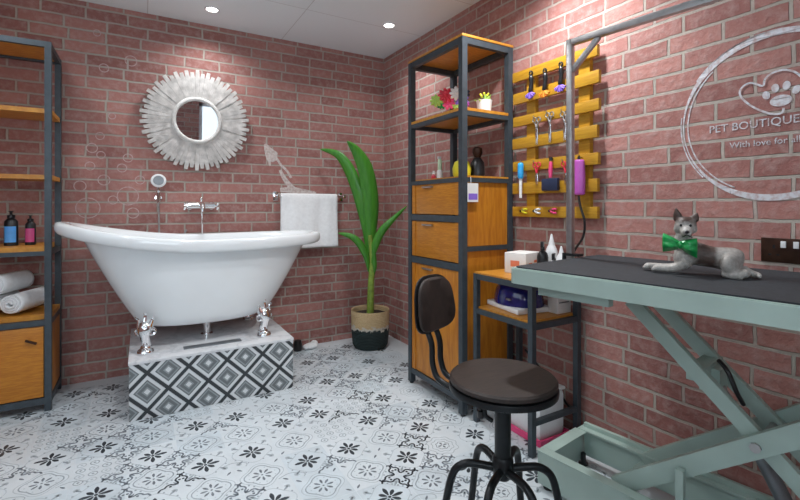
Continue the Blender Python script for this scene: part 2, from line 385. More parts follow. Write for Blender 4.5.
for i in range(-3, 15):
    for j in range(-6, 19):
        cx, cy = X0-T*i, Y0-T*j
        if cx < XL+.05 or cx > -.1 or cy > -.08 or cy < YF+.1: continue
        h = T/2-.0012
        fl.mi = 4 if rf.random() < .33 else 0
        fl.poly([(cx-h, cy-h, Z1), (cx+h, cy-h, Z1), (cx+h, cy+h, Z1), (cx-h, cy+h, Z1)])
        if par(i, j) == 0:
            for k in range(8):
                a = k*pi/4
                petal(cx, cy, a, .010, .058 if k % 2 == 0 else .046, .017, Z3, 1)
            disc(cx, cy, .007, Z3, 1)
            for k in range(4):
                a = pi/4+k*pi/2; px, py = cx+.078*cos(a)*1.1, cy+.078*sin(a)*1.1
                petal(px, py, a, -.016, .016, .010, Z2, 2)
            ringm(cx, cy, .078, .0030, Z2, 3, 4, .1, 32, 0)
            for k in range(8):
                a = pi/8+k*pi/4; px, py = cx+.083*cos(a), cy+.083*sin(a); disc(px, py, .0042, Z2, 2, 6)
            for k in range(4):
                a = pi/4+k*pi/2; px, py = cx+.112*cos(a), cy+.112*sin(a)
                for e in (-.5, 0, .5): petal(px, py, a+pi+e, .004, .024, .008, Z2, 3)
        else:
            t = rf.random()
            if t < .62:
                for k in range(8): petal(cx, cy, k*pi/4+(.0), .014, .042, .0105, Z3, 5)
                disc(cx, cy, .0045, Z3, 5)
                ringm(cx, cy, .064, .0048, Z2, 2, 4, .12); ringm(cx, cy, .078, .0034, Z2, 3, 4, .12)
                for k in range(12):
                    a = k*pi/6+.13; disc(cx+.053*cos(a), cy+.053*sin(a), .0032, Z2, 3, 6)
                for sx in (-1, 1):
                    for sy in (-1, 1): petal(cx+sx*.076, cy+sy*.076, atan2(sy, sx), -.013, .013, .009, Z3, 5)
            elif t < .82:
                for a in range(4):
                    for b in range(4):
                        px, py = cx+(a-1.5)*.046, cy+(b-1.5)*.046; q = .011; c = 3 if (a+b) % 2 else 2
                        ringm(px, py, .016, .0040, Z2, c, 4, .05, 12)
                        disc(px, py, .0065, Z3, c, 4)
            else:
                for rr in (.03, .05, .07): ringm(cx, cy, rr, .0026, Z2, 2 if rr > .04 else 5, 8, .08, 40)
                for k in range(4): petal(cx, cy, k*pi/2, .004, .024, .010, Z3, 5)
        # scroll brackets around some tile corners
        if (i*2+j*5+(i*j) % 3) % 5 in (0, 2):
            ox, oy = cx-T/2, cy-T/2; mi = 1 if rf.random() < .25 else 5
            for k in range(4 if rf.random() < .4 else 2):
                a0 = pi/4+k*pi/2
                def rp(u, v): return V((ox+u*cos(a0)-v*sin(a0), oy+u*sin(a0)+v*cos(a0)))
                for sg in (1, -1):
                    pts = [rp(.020, 0), rp(.030, sg*.010), rp(.044, sg*.014), rp(.050, sg*.026), rp(.048, sg*.040), rp(.055, sg*.052), rp(.050, sg*.070)]
                    stroke(smooth_path([(p.x, p.y, 0) for p in pts], 4) and [V((p.x, p.y)) for p in smooth_path([(p.x, p.y, 0) for p in pts], 4)], .0075, Z3, mi)
                    disc(*rp(.034, sg*.024), .0055, Z3, mi); disc(*rp(.060, sg*.012), .0045, Z3, 2)
        elif rf.random() < .5:
            ox, oy = cx-T/2, cy-T/2
            pts = [V((ox+.05*cos(t_)*(1+.3*sin(3*t_)), oy+.05*sin(t_))) for t_ in [k*.16 for k in range(16)]]
            stroke(pts, .003, Z3, 2)
fl.mi = 0
fl.build('floor', FM, recalc=False, smooth=False)
flo = bpy.data.objects['floor']; tag(flo, kind='structure')
# ------------------------------------------------------------------ downlights
def downlight(x, y, label):
    t = thing('downlight', label, 'ceiling light', (x, y, H), 'recessed ceiling downlights')
    m = MB(); m.lathe([(.034, -.001), (.036, -.006), (.046, -.006), (.048, 0), (.034, -.001)], (x, y, H), 28); m.build('trim_ring', 'white', t)
    m = MB(); m.lathe([(0, -.004), (.034, -.004), (.034, -.0005), (0, -.0005)], (x, y, H), 28); m.build('lamp', 'lamp', t)
    return t
def spot(x, y, e, size=2.6, blend=.9, col=(.97, .985, 1.0), r=.05):
    l = bpy.data.lights.new('downlight or fill beam', 'SPOT'); l.energy = e; l.spot_size = size; l.spot_blend = blend; l.shadow_soft_size = r; l.color = col
    o = bpy.data.objects.new('downlight_or_fill', l); COL.objects.link(o); o.location = (x, y, H-.02)
SPOTS = [(-1.436, -.293, 'round white downlight above the sunburst mirror', 26), (-.313, -.657, 'round white downlight near the room corner above the palm', 26)]
for x, y, lb, e in SPOTS: downlight(x, y, lb); spot(x, y, e)
for x, y, e in ((-.36, -2.0, 84), (-2.5, -.7, 20), (-1.44, -1.6, 40), (-2.5, -2.0, 30), (-1.6, -3.3, 12)): spot(x, y, e)  # out of view, no fittings: right-wall downlight first, the rest added for light
# ------------------------------------------------------------------ bath plinth
px0, px1, py0, py1, pz = -1.890, -1.036, -.752, -.02, .290
t = thing('bath_plinth', 'low tiled bath platform with black and grey diamond tiles and marble top', 'platform', (-1.513, -.752, .238))
m = MB(); m.bx(px0, px1, py0, py1, .0012, pz); m.build('tiled_base', 'diamond', t)
m = MB(); m.bx(px0-.004, px1+.004, py0-.004, py1, pz, pz+.016, .003); m.build('marble_top', 'marble', t)
m = MB(); m.bx(-1.63, -1.32, -.668, -.615, pz+.016, pz+.020, .001)
m.build('linear_drain', 'greyp', t)
# ------------------------------------------------------------------ slipper bath
TZ = pz+.017
bc = V((-1.493, -.40, TZ))
t = thing('clawfoot_bath', 'white slipper bath on ornate chrome claw feet above the diamond tiled platform', 'bathtub', bc)
def rimz(x):
    u = (x+1.493)/.757
    return .895+.012*max(0, u)**2*1.6+(.118*max(0, -u)**1.8 if u < 0 else 0)
xLb, xRb = -1.80, -1.15
zb = .418
def sect(f):   # f 0..1 up the outer body
    g = f
    xl = -1.845+(-2.125+1.845)*(g**.95); xr = -1.150+(-.858+1.150)*(g**.80); b = .205+.083*(g**.6)
    return xl, xr, b
NA = 72
def ringpts(xl, xr, b, zfun):
    out = []; xc = (xl+xr)/2; a = (xr-xl)/2
    for k in range(NA):
        th = 2*pi*k/NA; c, s_ = cos(th), sin(th)
        x = xc+a*copysign(abs(c)**.86, c); y = -.40+b*copysign(abs(s_)**.86, s_)
        out.append(V((x, y, zfun(x))))
    return out
rings = []
xl, xr, b = sect(0)
for q in (.15, .6, .93): 
    xc = (xl+xr)/2; rings.append(ringpts(xc+(xl-xc)*q, xc+(xr-xc)*q, b*q, lambda x: zb))
N = 14
for k in range(N+1):
    f = k/N; xl, xr, b = sect(f)
    rings.append(ringpts(xl, xr, b, lambda x, f=f: zb+(.012 if f == 0 else 0)+f*(rimz(x)-.035-zb)))
# lip: rolled rim
lipL, lipR, lipB = .118, .108, .052
for q, dz in ((.12, -.040), (.45, -.047), (.80, -.050), (.96, -.038), (1.0, -.018), (.99, .004), (.90, .019), (.66, .026), (.36, .020), (.08, .002)):
    xl, xr, b = sect(1)
    rings.append(ringpts(xl-lipL*q, xr+lipR*q, b+lipB*q, lambda x, dz=dz: rimz(x)+dz))
for k in range(N, 0, -1):
    f = k/N; xl, xr, b = sect(f)
    rings.append(ringpts(xl+.02, xr-.02, b-.02, lambda x, f=f: .44+(f**1.1)*(rimz(x)-.04-.44)))
xl, xr, b = sect(.06)
for q in (.8, .4, .12):
    xc = (xl+xr)/2; rings.append(ringpts(xc+(xl-xc)*q, xc+(xr-xc)*q, b*q, lambda x: .435))
m = MB(); vr = [[m.bm.verts.new(p) for p in r] for r in rings]
for A, B in zip(vr, vr[1:]):
    for k in range(NA): m._f([A[k], A[(k+1) % NA], B[(k+1) % NA], B[k]])
m._f(vr[0][::-1]); m._f(vr[-1])
o = m.build('basin', 'enamel', t); mod_sub(o, 1)
for (x, y, sx, sy) in ((-1.80, -.585, -1, -1), (-1.195, -.585, 1, -1), (-1.80, -.215, -1, 1), (-1.195, -.215, 1, 1)):
    m = MB()
    d = V((sx*.35, sy*.94, 0)).normalized(); c = V((x, y, 0))
    P = [c+d*.012+V((0, 0, .475)), c+d*.040+V((0, 0, .452)), c+d*.055+V((0, 0, .42)), c+d*.045+V((0, 0, .385)), c+d*.030+V((0, 0, .355)), c+d*.032+V((0, 0, .332)), c+d*.040+V((0, 0, TZ+.012))]
    m.tube(smooth_path(P, 5), [.024+.016*sin(min(1, k/12)*pi)*1.0+(.005 if k > 22 else 0) for k in range(31)], 14)
    m.lathe([(0, 0), (.036, 0), (.041, .008), (.037, .020), (.024, .028), (0, .030)], c+d*.045+V((0, 0, TZ)), 18)
    q = V((-d.y, d.x, 0))
    for s_ in (-1, 0, 1):   # toes and scroll leaf
        m.ball(c+d*(.070 if s_ == 0 else .062)+q*(.020*s_)+V((0, 0, TZ+.012)), (.013, .013, .011), 10)
        m.tube(smooth_path([c+d*.055+q*.012*s_+V((0, 0, .41)), c+d*.062+q*.026*s_+V((0, 0, .45)), c+d*.045+q*.036*s_+V((0, 0, .49+.022*(s_ == 0))), c+d*.056+q*.046*s_+V((0, 0, .505+.025*(s_ == 0)))], 4), [.010, .011, .011, .012, .012, .011, .010, .009, .008, .008, .007, .006, .004], 8)
    for s_ in (-1, 1): m.torus(c+d*.052+q*(.036*s_)+V((0, 0, .425)), .016, .007, 'x', 16, 8, M.Rotation(atan2(d.y, d.x)+.5*s_, 3, 'Z'))
    m.build('claw_foot', 'chrome', t)
m = MB(); m.cyl((-1.48, -.40, zb+.004), (-1.48, -.40, TZ+.003), .022); m.lathe([(0, 0), (.036, 0), (.036, .006), (0, .01)], (-1.48, -.40, TZ), 20); m.build('waste_pipe', 'chrome', t)
# ------------------------------------------------------------------ sunburst mirror
mc = V((-1.500, -.012, 1.704)); MR = M.Rotation(radians(3.4), 3, 'X')
t = thing('sunburst_mirror', 'round wall mirror in a whitewashed wooden sunburst frame', 'mirror', mc)
def MP(r, a, y): return mc+MR @ V((r*cos(a), y, r*sin(a)))+V((0, -.022, 0))
m = MB(); NS = 60
for k in range(NS):
    a = 2*pi*k/NS; w = pi/NS; ro = .334+(.012 if k % 2 else -.004)+random.uniform(-.004, .004); th = random.uniform(.012, .017)
    for (r0, r1, f0, f1) in ((.145, .300, .985, .985), (.300, ro, .88, .62)):
        fr = [MP(r0, a-w*f0, -th), MP(r0, a+w*f0, -th), MP(r1, a+w*f1, -th), MP(r1, a-w*f1, -th)]
        m.prism(fr, MR @ V((0, th, 0)))
m.build('slatted_frame', 'whitewood', t)
m = MB(); m.torus(mc+V((0, -.022, 0))+MR @ V((0, -.014, 0)), .147, .0150, 'y', 56, 12, MR); m.build('inner_rim', 'rope', t)
m = MB(); m.lathe([(0, 0), (.145, 0), (.145, .006), (0, .006)], mc+V((0, -.022, 0))+MR @ V((0, -.012, 0)), 48, R=MR @ M.Rotation(radians(90), 3, 'X')); m.build('glass', 'mirror', t)
# ------------------------------------------------------------------ wall painting: bubbles, shower spray
def ring_flat(mb, c, r, w, ax, n=40, a0=0, a1=2*pi, wf=None):
    L = []; 
    for k in range(n+1):
        a = a0+(a1-a0)*k/n; ww = w*(wf(a) if wf else 1); L.append((a, r-ww/2, r+ww/2))
    def P(a, rr, d): return V((c[0]+rr*cos(a), c[1]-d, c[2]+rr*sin(a))) if ax == 'x' else V((c[0]-d, c[1]-rr*cos(a), c[2]+rr*sin(a)))
    for d0, d1 in ((.0012, .0012),):
        q = [[mb.bm.verts.new(P(a, i_, .0005)), mb.bm.verts.new(P(a, i_, .0018)), mb.bm.verts.new(P(a, o_, .0018)), mb.bm.verts.new(P(a, o_, .0005))] for a, i_, o_ in L]
        for A, B in zip(q, q[1:]):
            for k in range(4): mb._f([A[k], A[(k+1) % 4], B[(k+1) % 4], B[k]])
t = thing('bubble_mural', 'faint white painted soap bubbles on the brick left of the mirror', 'wall painting', (-2.08, 0, 1.3))
for (x, y, r) in ((88, 208, 10), (104, 180, 5), (80, 186, 5), (101, 155, 3.5), (122, 168, 4), (128, 196, 9), (92, 148, 4.5), (113, 200, 4), (97, 33, 3), (131, 61, 5), (104, 68, 4), (128, 158, 4), (90, 166, 4), (140, 180, 4), (133, 213, 5), (100, 136, 3.5), (112, 116, 3)):
    m = MB(); p = PY(x, y, 0); ring_flat(m, p, r*depth(p)/F, .0055, 'x', 28); m.build('painted_bubble', 'paint_x', t)
m = MB()
def ribbon(mb, pts, ws, ax):
    n = len(pts); Q = []
    up = V((0, -1, 0)) if ax == 'x' else V((-1, 0, 0))
    for i in range(n):
        d = (V(pts[min(i+1, n-1)])-V(pts[max(i-1, 0)])).normalized(); s_ = d.cross(up).normalized()*ws[i]*.5; p = V(pts[i])
        if i and s_.dot(Q[-1][1]-Q[-1][0]) < 0: s_ = -s_
        lift = up*(.0010+.0004*RB[0]); Q.append([p-s_+lift, p+s_+lift])
    RB[0] += 1
    mb.grid(lambda u, v: Q[int(round(u*(n-1)))][int(round(v))], n-1, 1)
RB = [0]
def pxy(L): return [PY(x, y, 0) for x, y in L]
ribbon(m, pxy([(265, 144), (268, 150), (272, 156), (275, 161)]), [.02, .06, .10, .04], 'x')
ribbon(m, pxy([(269, 150), (269, 158), (270, 166)]), [.03, .035, .012], 'x')
ribbon(m, smooth_path(pxy([(275, 156), (281, 165), (287, 171), (291, 178)]), 4), [.018]*13, 'x')
ribbon(m, smooth_path(pxy([(280, 170), (284, 178), (290, 186), (296, 192)]), 4), [.022+.03*(k/12) for k in range(13)], 'x')
ribbon(m, smooth_path(pxy([(280, 190), (292, 190), (304, 192), (316, 193)]), 4), [.03, .035, .04, .045, .05, .05, .05, .045, .045, .04, .03, .025, .015], 'x')
tag(m.build('spray_mural', 'paint_w', loc=(-.95, 0, 1.4)), 'white painted shower spray on the brick above the towel', 'wall painting')
# ------------------------------------------------------------------ mixer tap, hand shower, towel rail, towel
tp = PY(200.5, 206, 0)
t = thing('bath_mixer_tap', 'chrome wall mixer tap with cross handles below the mirror', 'tap', (tp.x, 0, tp.z))
m = MB(); m.tube([(tp.x-.085, -.05, tp.z), (tp.x+.085, -.05, tp.z)], .022, 16)
for s_ in (-1, 1):
    m.cyl((tp.x+s_*.07, -.001, tp.z), (tp.x+s_*.07, -.05, tp.z), .016); m.lathe([(0, 0), (.030, 0), (.026, .010), (.016, .014)], (tp.x+s_*.07, -.001, tp.z), 20, R=M.Rotation(radians(90), 3, 'X'))
m.tube(smooth_path([(tp.x, -.05, tp.z+.01), (tp.x, -.09, tp.z+.015), (tp.x, -.13, tp.z-.005), (tp.x, -.14, tp.z-.040)], 5), .017, 12)
m.build('tap_body', 'chrome', t)
for s_ in (-1, 1):
    m = MB(); c = V((tp.x+s_*.105, -.05, tp.z)); m.tube([c-V((s_*.025, 0, 0)), c], .011, 12)
    for a in range(4): m.tube([c, c+V((0, cos(a*pi/2+.5)*.028, sin(a*pi/2+.5)*.028))], [.006, .0075], 8)
    m.ball(c, .011, 10); m.build('cross_handle', 'chrome', t)
m = MB(); m.tube([(tp.x, -.05, tp.z+.01), (tp.x, -.05, tp.z+.045)], [.009, .007], 10); m.ball((tp.x, -.05, tp.z+.05), .012, 12); m.build('diverter_knob', 'chrome', t)
m = MB(); m.tube(smooth_path([(tp.x+.004, -.045, tp.z-.016), (tp.x+.006, -.05, tp.z-.10), (tp.x+.006, -.045, tp.z-.22)], 6), .0065, 10); m.build('riser_pipe', 'chrome', t)
hp = PY(158.5, 181, -.05)
t = thing('hand_shower', 'chrome hand shower with round head hanging left of the mixer tap', 'shower', (hp.x, 0, hp.z-.12))
HR = M.Rotation(radians(78), 3, 'X')
m = MB(); m.lathe([(0, -.012), (.025, -.010), (.044, 0), (.046, .010), (.040, .014), (0, .014)], hp, 30, R=HR); m.build('shower_head', 'white', t)
m = MB(); m.lathe([(0, .0142), (.032, .0142), (.032, .0165), (0, .0165)], hp, 26, R=HR); m.build('spray_plate', 'greyp', t)
m = MB(); m.tube(smooth_path([hp+V((0, .004, -.045)), hp+V((0, .008, -.085)), hp+V((0, .010, -.145))], 5), [.015]*4+[.013]*4+[.011]*3, 12); m.build('handle', 'chrome', t)
m = MB(); m.cyl(hp+V((0, .049, -.115)), hp+V((0, .010, -.115)), .013); m.lathe([(0, 0), (.024, 0), (.022, .008), (0, .010)], hp+V((0, .049, -.115)), 18, R=M.Rotation(radians(90), 3, 'X')); m.build('wall_bracket', 'chrome', t)
m = MB(); m.tube(smooth_path([hp+V((0, .010, -.145)), hp+V((.002, .018, -.22)), hp+V((.004, .020, -.34)), hp+V((.004, .018, -.46)), hp+V((.03, .016, -.50)), hp+V((.10, .02, -.47)), hp+V((.17, .015, -.33))], 6), .0065, 10); m.build('hose', 'alu', t)
rz = 1.186; rx0, rx1 = -.955, -.402
t = thing('towel_rail', 'chrome towel rail on the brick beside the palm', 'towel rail', ((rx0+rx1)/2, 0, rz))
m = MB(); m.tube([(rx0, -.07, rz), (rx1, -.07, rz)], .009, 14); m.build('bar', 'chrome', t)
for x in (rx0+.006, rx1-.006):
    m = MB(); m.bx(x-.02, x+.02, -.012, -.0005, rz-.035, rz+.035, .004); m.bx(x-.012, x+.012, -.082, -.010, rz-.013, rz+.013, .004); m.build('bracket', 'chrome', t)
tx0, tx1 = -.925, -.475
def tw(u, v):
    x = tx0+(tx1-tx0)*u; L = .40+.36; s_ = v*L; wav = .006*sin(u*9+1.2)+.004*sin(u*21)
    if s_ < .30: y, z = -.052+0*wav, rz-.010-(.30-s_)
    elif s_ < .34:
        a = (s_-.30)/.04*pi; y, z = -.07+.0185*cos(a), rz+.0185*sin(a)
    else: y, z = -.0905+wav*min(1, (s_-.34)/.1)-.012*((s_-.34)/.4), rz-(s_-.34)*.95
    return V((x+.003*sin(v*7), y, z))
m = MB(); m.grid(tw, 28, 48)
o = m.build('hanging_towel', 'towel', loc=((tx0+tx1)/2, -.07, rz)); mod_solid(o, .007); tag(o, 'white towel hanging over the chrome rail above the bath end', 'towel')
# ------------------------------------------------------------------ palm in basket
pc = V((-.272, -.275, 0)); pd = depth(pc)
t = thing('potted_palm', 'tall green broad-leaved plant in a two-tone woven basket', 'plant', pc)
m = MB(); m.lathe([(0, .002), (.125, .002), (.140, .03), (.148, .12), (.150, .22), (.152, .285), (.150, .296), (.142, .292), (.138, .25), (0, .245)], pc, 40); m.build('basket', 'basket', t)
m = MB(); m.lathe([(0, .262), (.05, .266), (.138, .256), (.138, .248), (0, .248)], pc, 30); m.build('soil', 'soil', t)
def pp(x, y, k=0): return CAM+ray(x, y)*(pd+k)   # a point beside the plant's own axis
m = MB(); m.tube(smooth_path([pc+V((0, 0, .25)), pp(371, 285), pp(372, 262), pp(370, 235)], 6), [.030-.014*k/18 for k in range(19)], 12); m.build('stem', 'stem', t)
def leaf(path, wid, side, name='leaf'):
    P = smooth_path(path, 6); n = len(P)-1; mm = MB(); side = V(side).normalized(); g = []
    for i, p in enumerate(P):
        t_ = i/n; w = wid*min(1, (t_*2.4)**.8+.12)*(1-max(0, (t_-.45)/.55)**2.2)+.002
        T_ = (P[min(i+1, n)]-P[max(i-1, 0)]).normalized(); s_ = (side-T_*side.dot(T_)).normalized(); nn = T_.cross(s_)
        g.append([mm.bm.verts.new(p+s_*w*q*.5+nn*w*.16*abs(q)) for q in (-1, -.5, 0, .5, 1)])
    for A, B in zip(g, g[1:]):
        for k in range(4): mm._f([A[k], A[k+1], B[k+1], B[k]])
    o_ = mm.build(name, 'leaf', t); mod_solid(o_, .003); return o_
leaf([pp(371, 262), pp(371, 235, .0), pp(371, 200, -.03), pp(366, 170, -.06), pp(357, 152, -.09), pp(347, 141, -.13)], .125, RT+FW*.25)
leaf([pp(369, 262), pp(366, 230, .0), pp(360, 200, .0), pp(350, 172, .0), pp(338, 155, .0), pp(320, 149, .0)], .095, RT+V((0, 0, .55))-FW*.2)
leaf([pp(371, 268), pp(373, 252, -.02), pp(380, 234, -.03), pp(390, 222, -.03), pp(407, 206, .0)], .060, RT*.8+V((0, 0, -.9)))
leaf([pp(369, 272), pp(366, 256, -.03), pp(359, 243, -.05), pp(350, 236, -.06), pp(338, 233, -.06)], .055, RT*.6+V((0, 0, .9)))
leaf([pp(372, 280), pp(374, 268, -.02), pp(374, 258, -.03), pp(375, 252, -.04)], .04, RT)
# small things by the plinth end
q = PZ(297, 346, 0); q = V((-.80, -.09, 0))
m = MB(); m.lathe([(0, .001), (.030, .001), (.034, .01), (.034, .05), (.026, .078), (0, .086)], q, 22); tag(m.build('rubber_cap', 'blackp', loc=q), 'small black rounded cap on the floor at the right end of the bath platform', 'cap')
q = V((-.70, -.10, 0))
m = MB(); m.ball(q+V((0, 0, .024)), (.055, .04, .024), 16); m.ball(q+V((.03, .01, .038)), (.03, .03, .022), 12); m.ball(q+V((-.04, -.005, .022)), (.028, .03, .020), 12)
tag(m.build('cleaning_cloth', 'towel', loc=q), 'crumpled white cloth on the floor against the back wall', 'cloth')
# ------------------------------------------------------------------ tall bookcase (faces -x), slim steel frame
bx0, bx1, by0, by1, bt = -.384, -.022, -1.578, -1.034, 2.004
t = thing('tall_shelf_unit', 'tall steel framed wooden shelf unit with drawers beside the palm', 'shelf unit', (bx0, by0, 0)); BK = t
pw = .034
for x in (bx0, bx1-pw):
    for y in (by0, by1-pw):
        m = MB(); m.bx(x, x+pw, y, y+pw, .012, bt); p_ = m.build('post', 'steel', t)
        m = MB(); m.lathe([(0, .0015), (.013, .0015), (.013, .010), (.007, .012), (0, .012)], (x+pw/2, y+pw/2, 0), 14); m.build('foot', 'blackp', p_)
def rail(p, *bx_):
    m = MB(); m.bx(*bx_); m.build('rail', 'steel', p)
def rails(z0, z1, sides='fbns'):
    if 'f' in sides: rail(t, bx0+.002, bx0+pw-.004, by0+pw, by1-pw, z0, z1)
    if 'b' in sides: rail(t, bx1-pw+.004, bx1-.002, by0+pw, by1-pw, z0, z1)
    if 'n' in sides: rail(t, bx0+pw, bx1-pw, by0+.002, by0+pw-.004, z0, z1)
    if 's' in sides: rail(t, bx0+pw, bx1-pw, by1-pw+.004, by1-.002, z0, z1)
for z0, z1, sd in ((bt-.034, bt, 'fbns'), (1.592, 1.616, 'fbns'), (1.238, 1.262, 'fbns'), (1.022, 1.058, 'f'), (.762, .800, 'f'), (.868, .892, 'n'), (.070, .100, 'fbns')): rails(z0, z1, sd)
m = MB(); m.bx(bx0-.002, bx1+.002, by0-.002, by1+.002, bt+.0003, bt+.014, .002); m.build('shelf', 'woodtop', t)
m = MB(); m.bx(bx0+.001, bx1-.003, by0+pw+.0005, by1-pw-.0005, 1.6163, 1.6320); m.bx(bx0+pw+.0005, bx1-pw-.0005, by0+.001, by0+pw+.0003, 1.6163, 1.6320); m.bx(bx0+pw+.0005, bx1-pw-.0005, by1-pw-.0003, by1-.001, 1.6163, 1.6320); m.build('shelf', 'woodtop', t)
m = MB(); m.bx(bx0+pw+.0005, bx1-pw-.0005, by0+.001, by1-.001, 1.2623, 1.2720); m.build('shelf', 'woodtop', t)
def front_panel(name, z0, z1, vertical=False):
    m = MB(); y0, y1 = by0+pw+.004, by1-pw-.004
    m.bx(bx0+.010, bx0+.026, y0, y1, z0, z1, .002)
    m.bx(bx0+.006, bx0+.012, y0, y0+.035, z0, z1); m.bx(bx0+.006, bx0+.012, y1-.035, y1, z0, z1)
    d = m.build(name, 'woodv' if vertical else 'wood', t)
    m = MB(); yc = (y0+y1)/2+.06; m.bx(bx0-.006, bx0+.011, yc-.05, yc+.05, z1-.026, z1-.016, .002); m.build('handle', 'alu', d)
front_panel('drawer', 1.062, 1.243); front_panel('drawer', .804, 1.019); front_panel('door', .104, .759, True)
m = MB(); m.bx(bx0+pw, bx1-pw, by0+.012, by0+.024, .894, 1.244); m.build('side_panel', 'woodv', t)
m = MB(); m.bx(bx0+pw, bx1-pw, by0+.012, by0+.024, .102, .867); m.build('side_panel', 'woodv', t)
m = MB(); m.bx(bx0+pw, bx1-pw, by1-.024, by1-.012, .102, 1.244); m.build('side_panel', 'woodv', t)
m = MB(); m.bx(bx1-.020, bx1-.010, by0+pw, by1-pw, .102, 1.244); m.build('back_panel', 'woodv', t)
# things on it
q = PZ(441, 110, 1.633); q = V((-.20, q.y-.0, 1.633)); q = V((-.21, -1.255, 1.6325))
t = thing('bow_stand', 'cluster of colourful rosette bows on a black stand on the top shelf', 'bows', q)
m = MB(); m.lathe([(0, 0), (.035, 0), (.035, .006), (.012, .012), (.009, .14), (0, .14)], q, 18); m.build('stand', 'blackp', t)
def rosette(mb, c, r, nrm, n=9):
    nrm = V(nrm).normalized(); a = nrm.cross(V((0, 0, 1))).normalized(); b = nrm.cross(a)
    for k in range(n):
        th = 2*pi*k/n; d = a*cos(th)+b*sin(th); s_ = nrm.cross(d)
        R = M((d, s_, nrm)).transposed(); mb.ball(V(c)+d*r*.55+nrm*.006, (r*.5, r*.26, .010), 8, R)
    mb.ball(V(c)+nrm*.010, (r*.25,)*3, 8)
vw = (CAM-q); vw.z = 0; vw.normalize(); sd = V((-vw.y, vw.x, 0))
for dx, dz, mt, r in ((-.080, .075, 'lime', .042), (-.030, .105, 'red', .050), (-.018, .065, 'pink', .050), (.028, .115, 'white', .047), (.050, .075, 'violet', .047), (.062, .115, 'navy', .040), (-.055, .05, 'green', .03), (.02, .045, 'lime', .03), (.072, .05, 'purple', .028)):
    m = MB(); rosette(m, q+sd*dx*1.12+V((0, 0, dz+.036))+vw*(.022+.01*random.random()), r, vw+V((0, 0, .2)))
    m.build('bow', mt, t)
q = V((-.135, -1.465, 1.6325))
t = thing('succulent_pot', 'small green succulent in a white square pot on the top shelf', 'plant', q)
m = MB(); m.lathe([(0, 0), (.036, 0), (.044, .07), (.046, .082), (.040, .082), (.038, .068), (0, .066)], q, 28); m.build('pot', 'white', t)
m = MB()
for k in range(26):
    a = random.uniform(0, 6.28); e = random.uniform(.35, 1.4); L = random.uniform(.03, .058); c = q+V((cos(a)*.016, sin(a)*.016, .066)); d = V((cos(a)*cos(e), sin(a)*cos(e), sin(e)))
    m.tube([c, c+d*L*.5, c+d*L], [.006, .008, .0015], 7)
m.build('foliage', 'lime', t)
m = MB()
for k in range(8):
    a = k*.785; m.ball(q+V((cos(a)*.022, sin(a)*.022, .108+.012*(k % 2))), .007, 8)
m.build('flower', 'yellow', t)
SZ = 1.2725
q = V((-.225, -1.085, SZ)); t = thing('nail_polish_bottle', 'tiny red bottle with a white cap on the lower open shelf', 'bottle', q)
m = MB(); m.lathe([(0, 0), (.013, 0), (.015, .006), (.015, .030), (.007, .036), (.007, .04), (0, .04)], q, 18); m.build('bottle_body', 'red', t)
m = MB(); m.lathe([(0, .04), (.008, .04), (.006, .062), (0, .063)], q, 14); m.build('cap', 'white', t)
q = V((-.205, -1.125, SZ)); t = thing('spray_bottle', 'slim pale green and white spray bottle beside the tiny red bottle', 'bottle', q)
m = MB(); m.lathe([(0, 0), (.018, 0), (.018, .055), (.015, .065), (0, .066)], q, 20); m.build('bottle_body', 'white', t)
m = MB(); m.lathe([(0, .0665), (.014, .0665), (.012, .13), (.008, .135), (0, .135)], q, 18); m.build('neck', 'gpale', t)
m = MB(); m.bx(q.x-.016, q.x+.008, q.y-.006, q.y+.006, q.z+.1352, q.z+.150, .002); m.build('nozzle', 'white', t)
q = V((-.235, -1.385, SZ)); t = thing('squeeze_bottle', 'round yellow squeeze bottle with long white spout behind the front post', 'bottle', q)
m = MB(); m.lathe([(0, 0), (.042, 0), (.052, .02), (.054, .055), (.042, .092), (.02, .104), (0, .105)], q, 26); m.build('bottle_body', 'yellow', t)
m = MB(); m.lathe([(0, .105), (.014, .105), (.009, .14), (.006, .17), (.008, .19), (0, .192)], q, 16); m.build('spout', 'white', t)
q = V((-.135, -1.405, SZ)); t = thing('shampoo_bottle', 'black bottle with a curved top behind the yellow squeeze bottle', 'bottle', q)
m = MB(); m.lathe([(0, 0), (.040, 0), (.044, .02), (.040, .09), (.022, .118), (0, .12)], q, 24); m.build('bottle_body', 'blackp', t)
m = MB(); m.lathe([(0, .12), (.018, .12), (.03, .15), (.028, .175), (.012, .185), (0, .186)], q, 18); m.build('cap', 'bronze', t)
a = PY(466.5, 183, by0-.004); b = PY(478, 202, by0-.004)
m = MB(); zt, zb_ = a.z, b.z
m.bx(a.x+.006, b.x, by0-.006, by0-.0042, zb_, zt); tg = m.build('paper_tag', 'card', loc=((a.x+b.x)/2, by0-.005, zb_)); tag(tg, 'white paper tag hanging on the side of the tall shelf unit', 'tag')
m = MB(); m.bx(a.x+.012, b.x-.006, by0-.0066, by0-.006, zb_+.012, zb_+.045); m.build('print', 'violet', tg)
m = MB(); m.tube([(a.x+.03, by0-.004, zt-.004), (a.x+.03, by0-.003, zt+.028), (a.x+.03, by0+.004, zt+.036)], .0012, 6); m.build('string', 'white', tg)
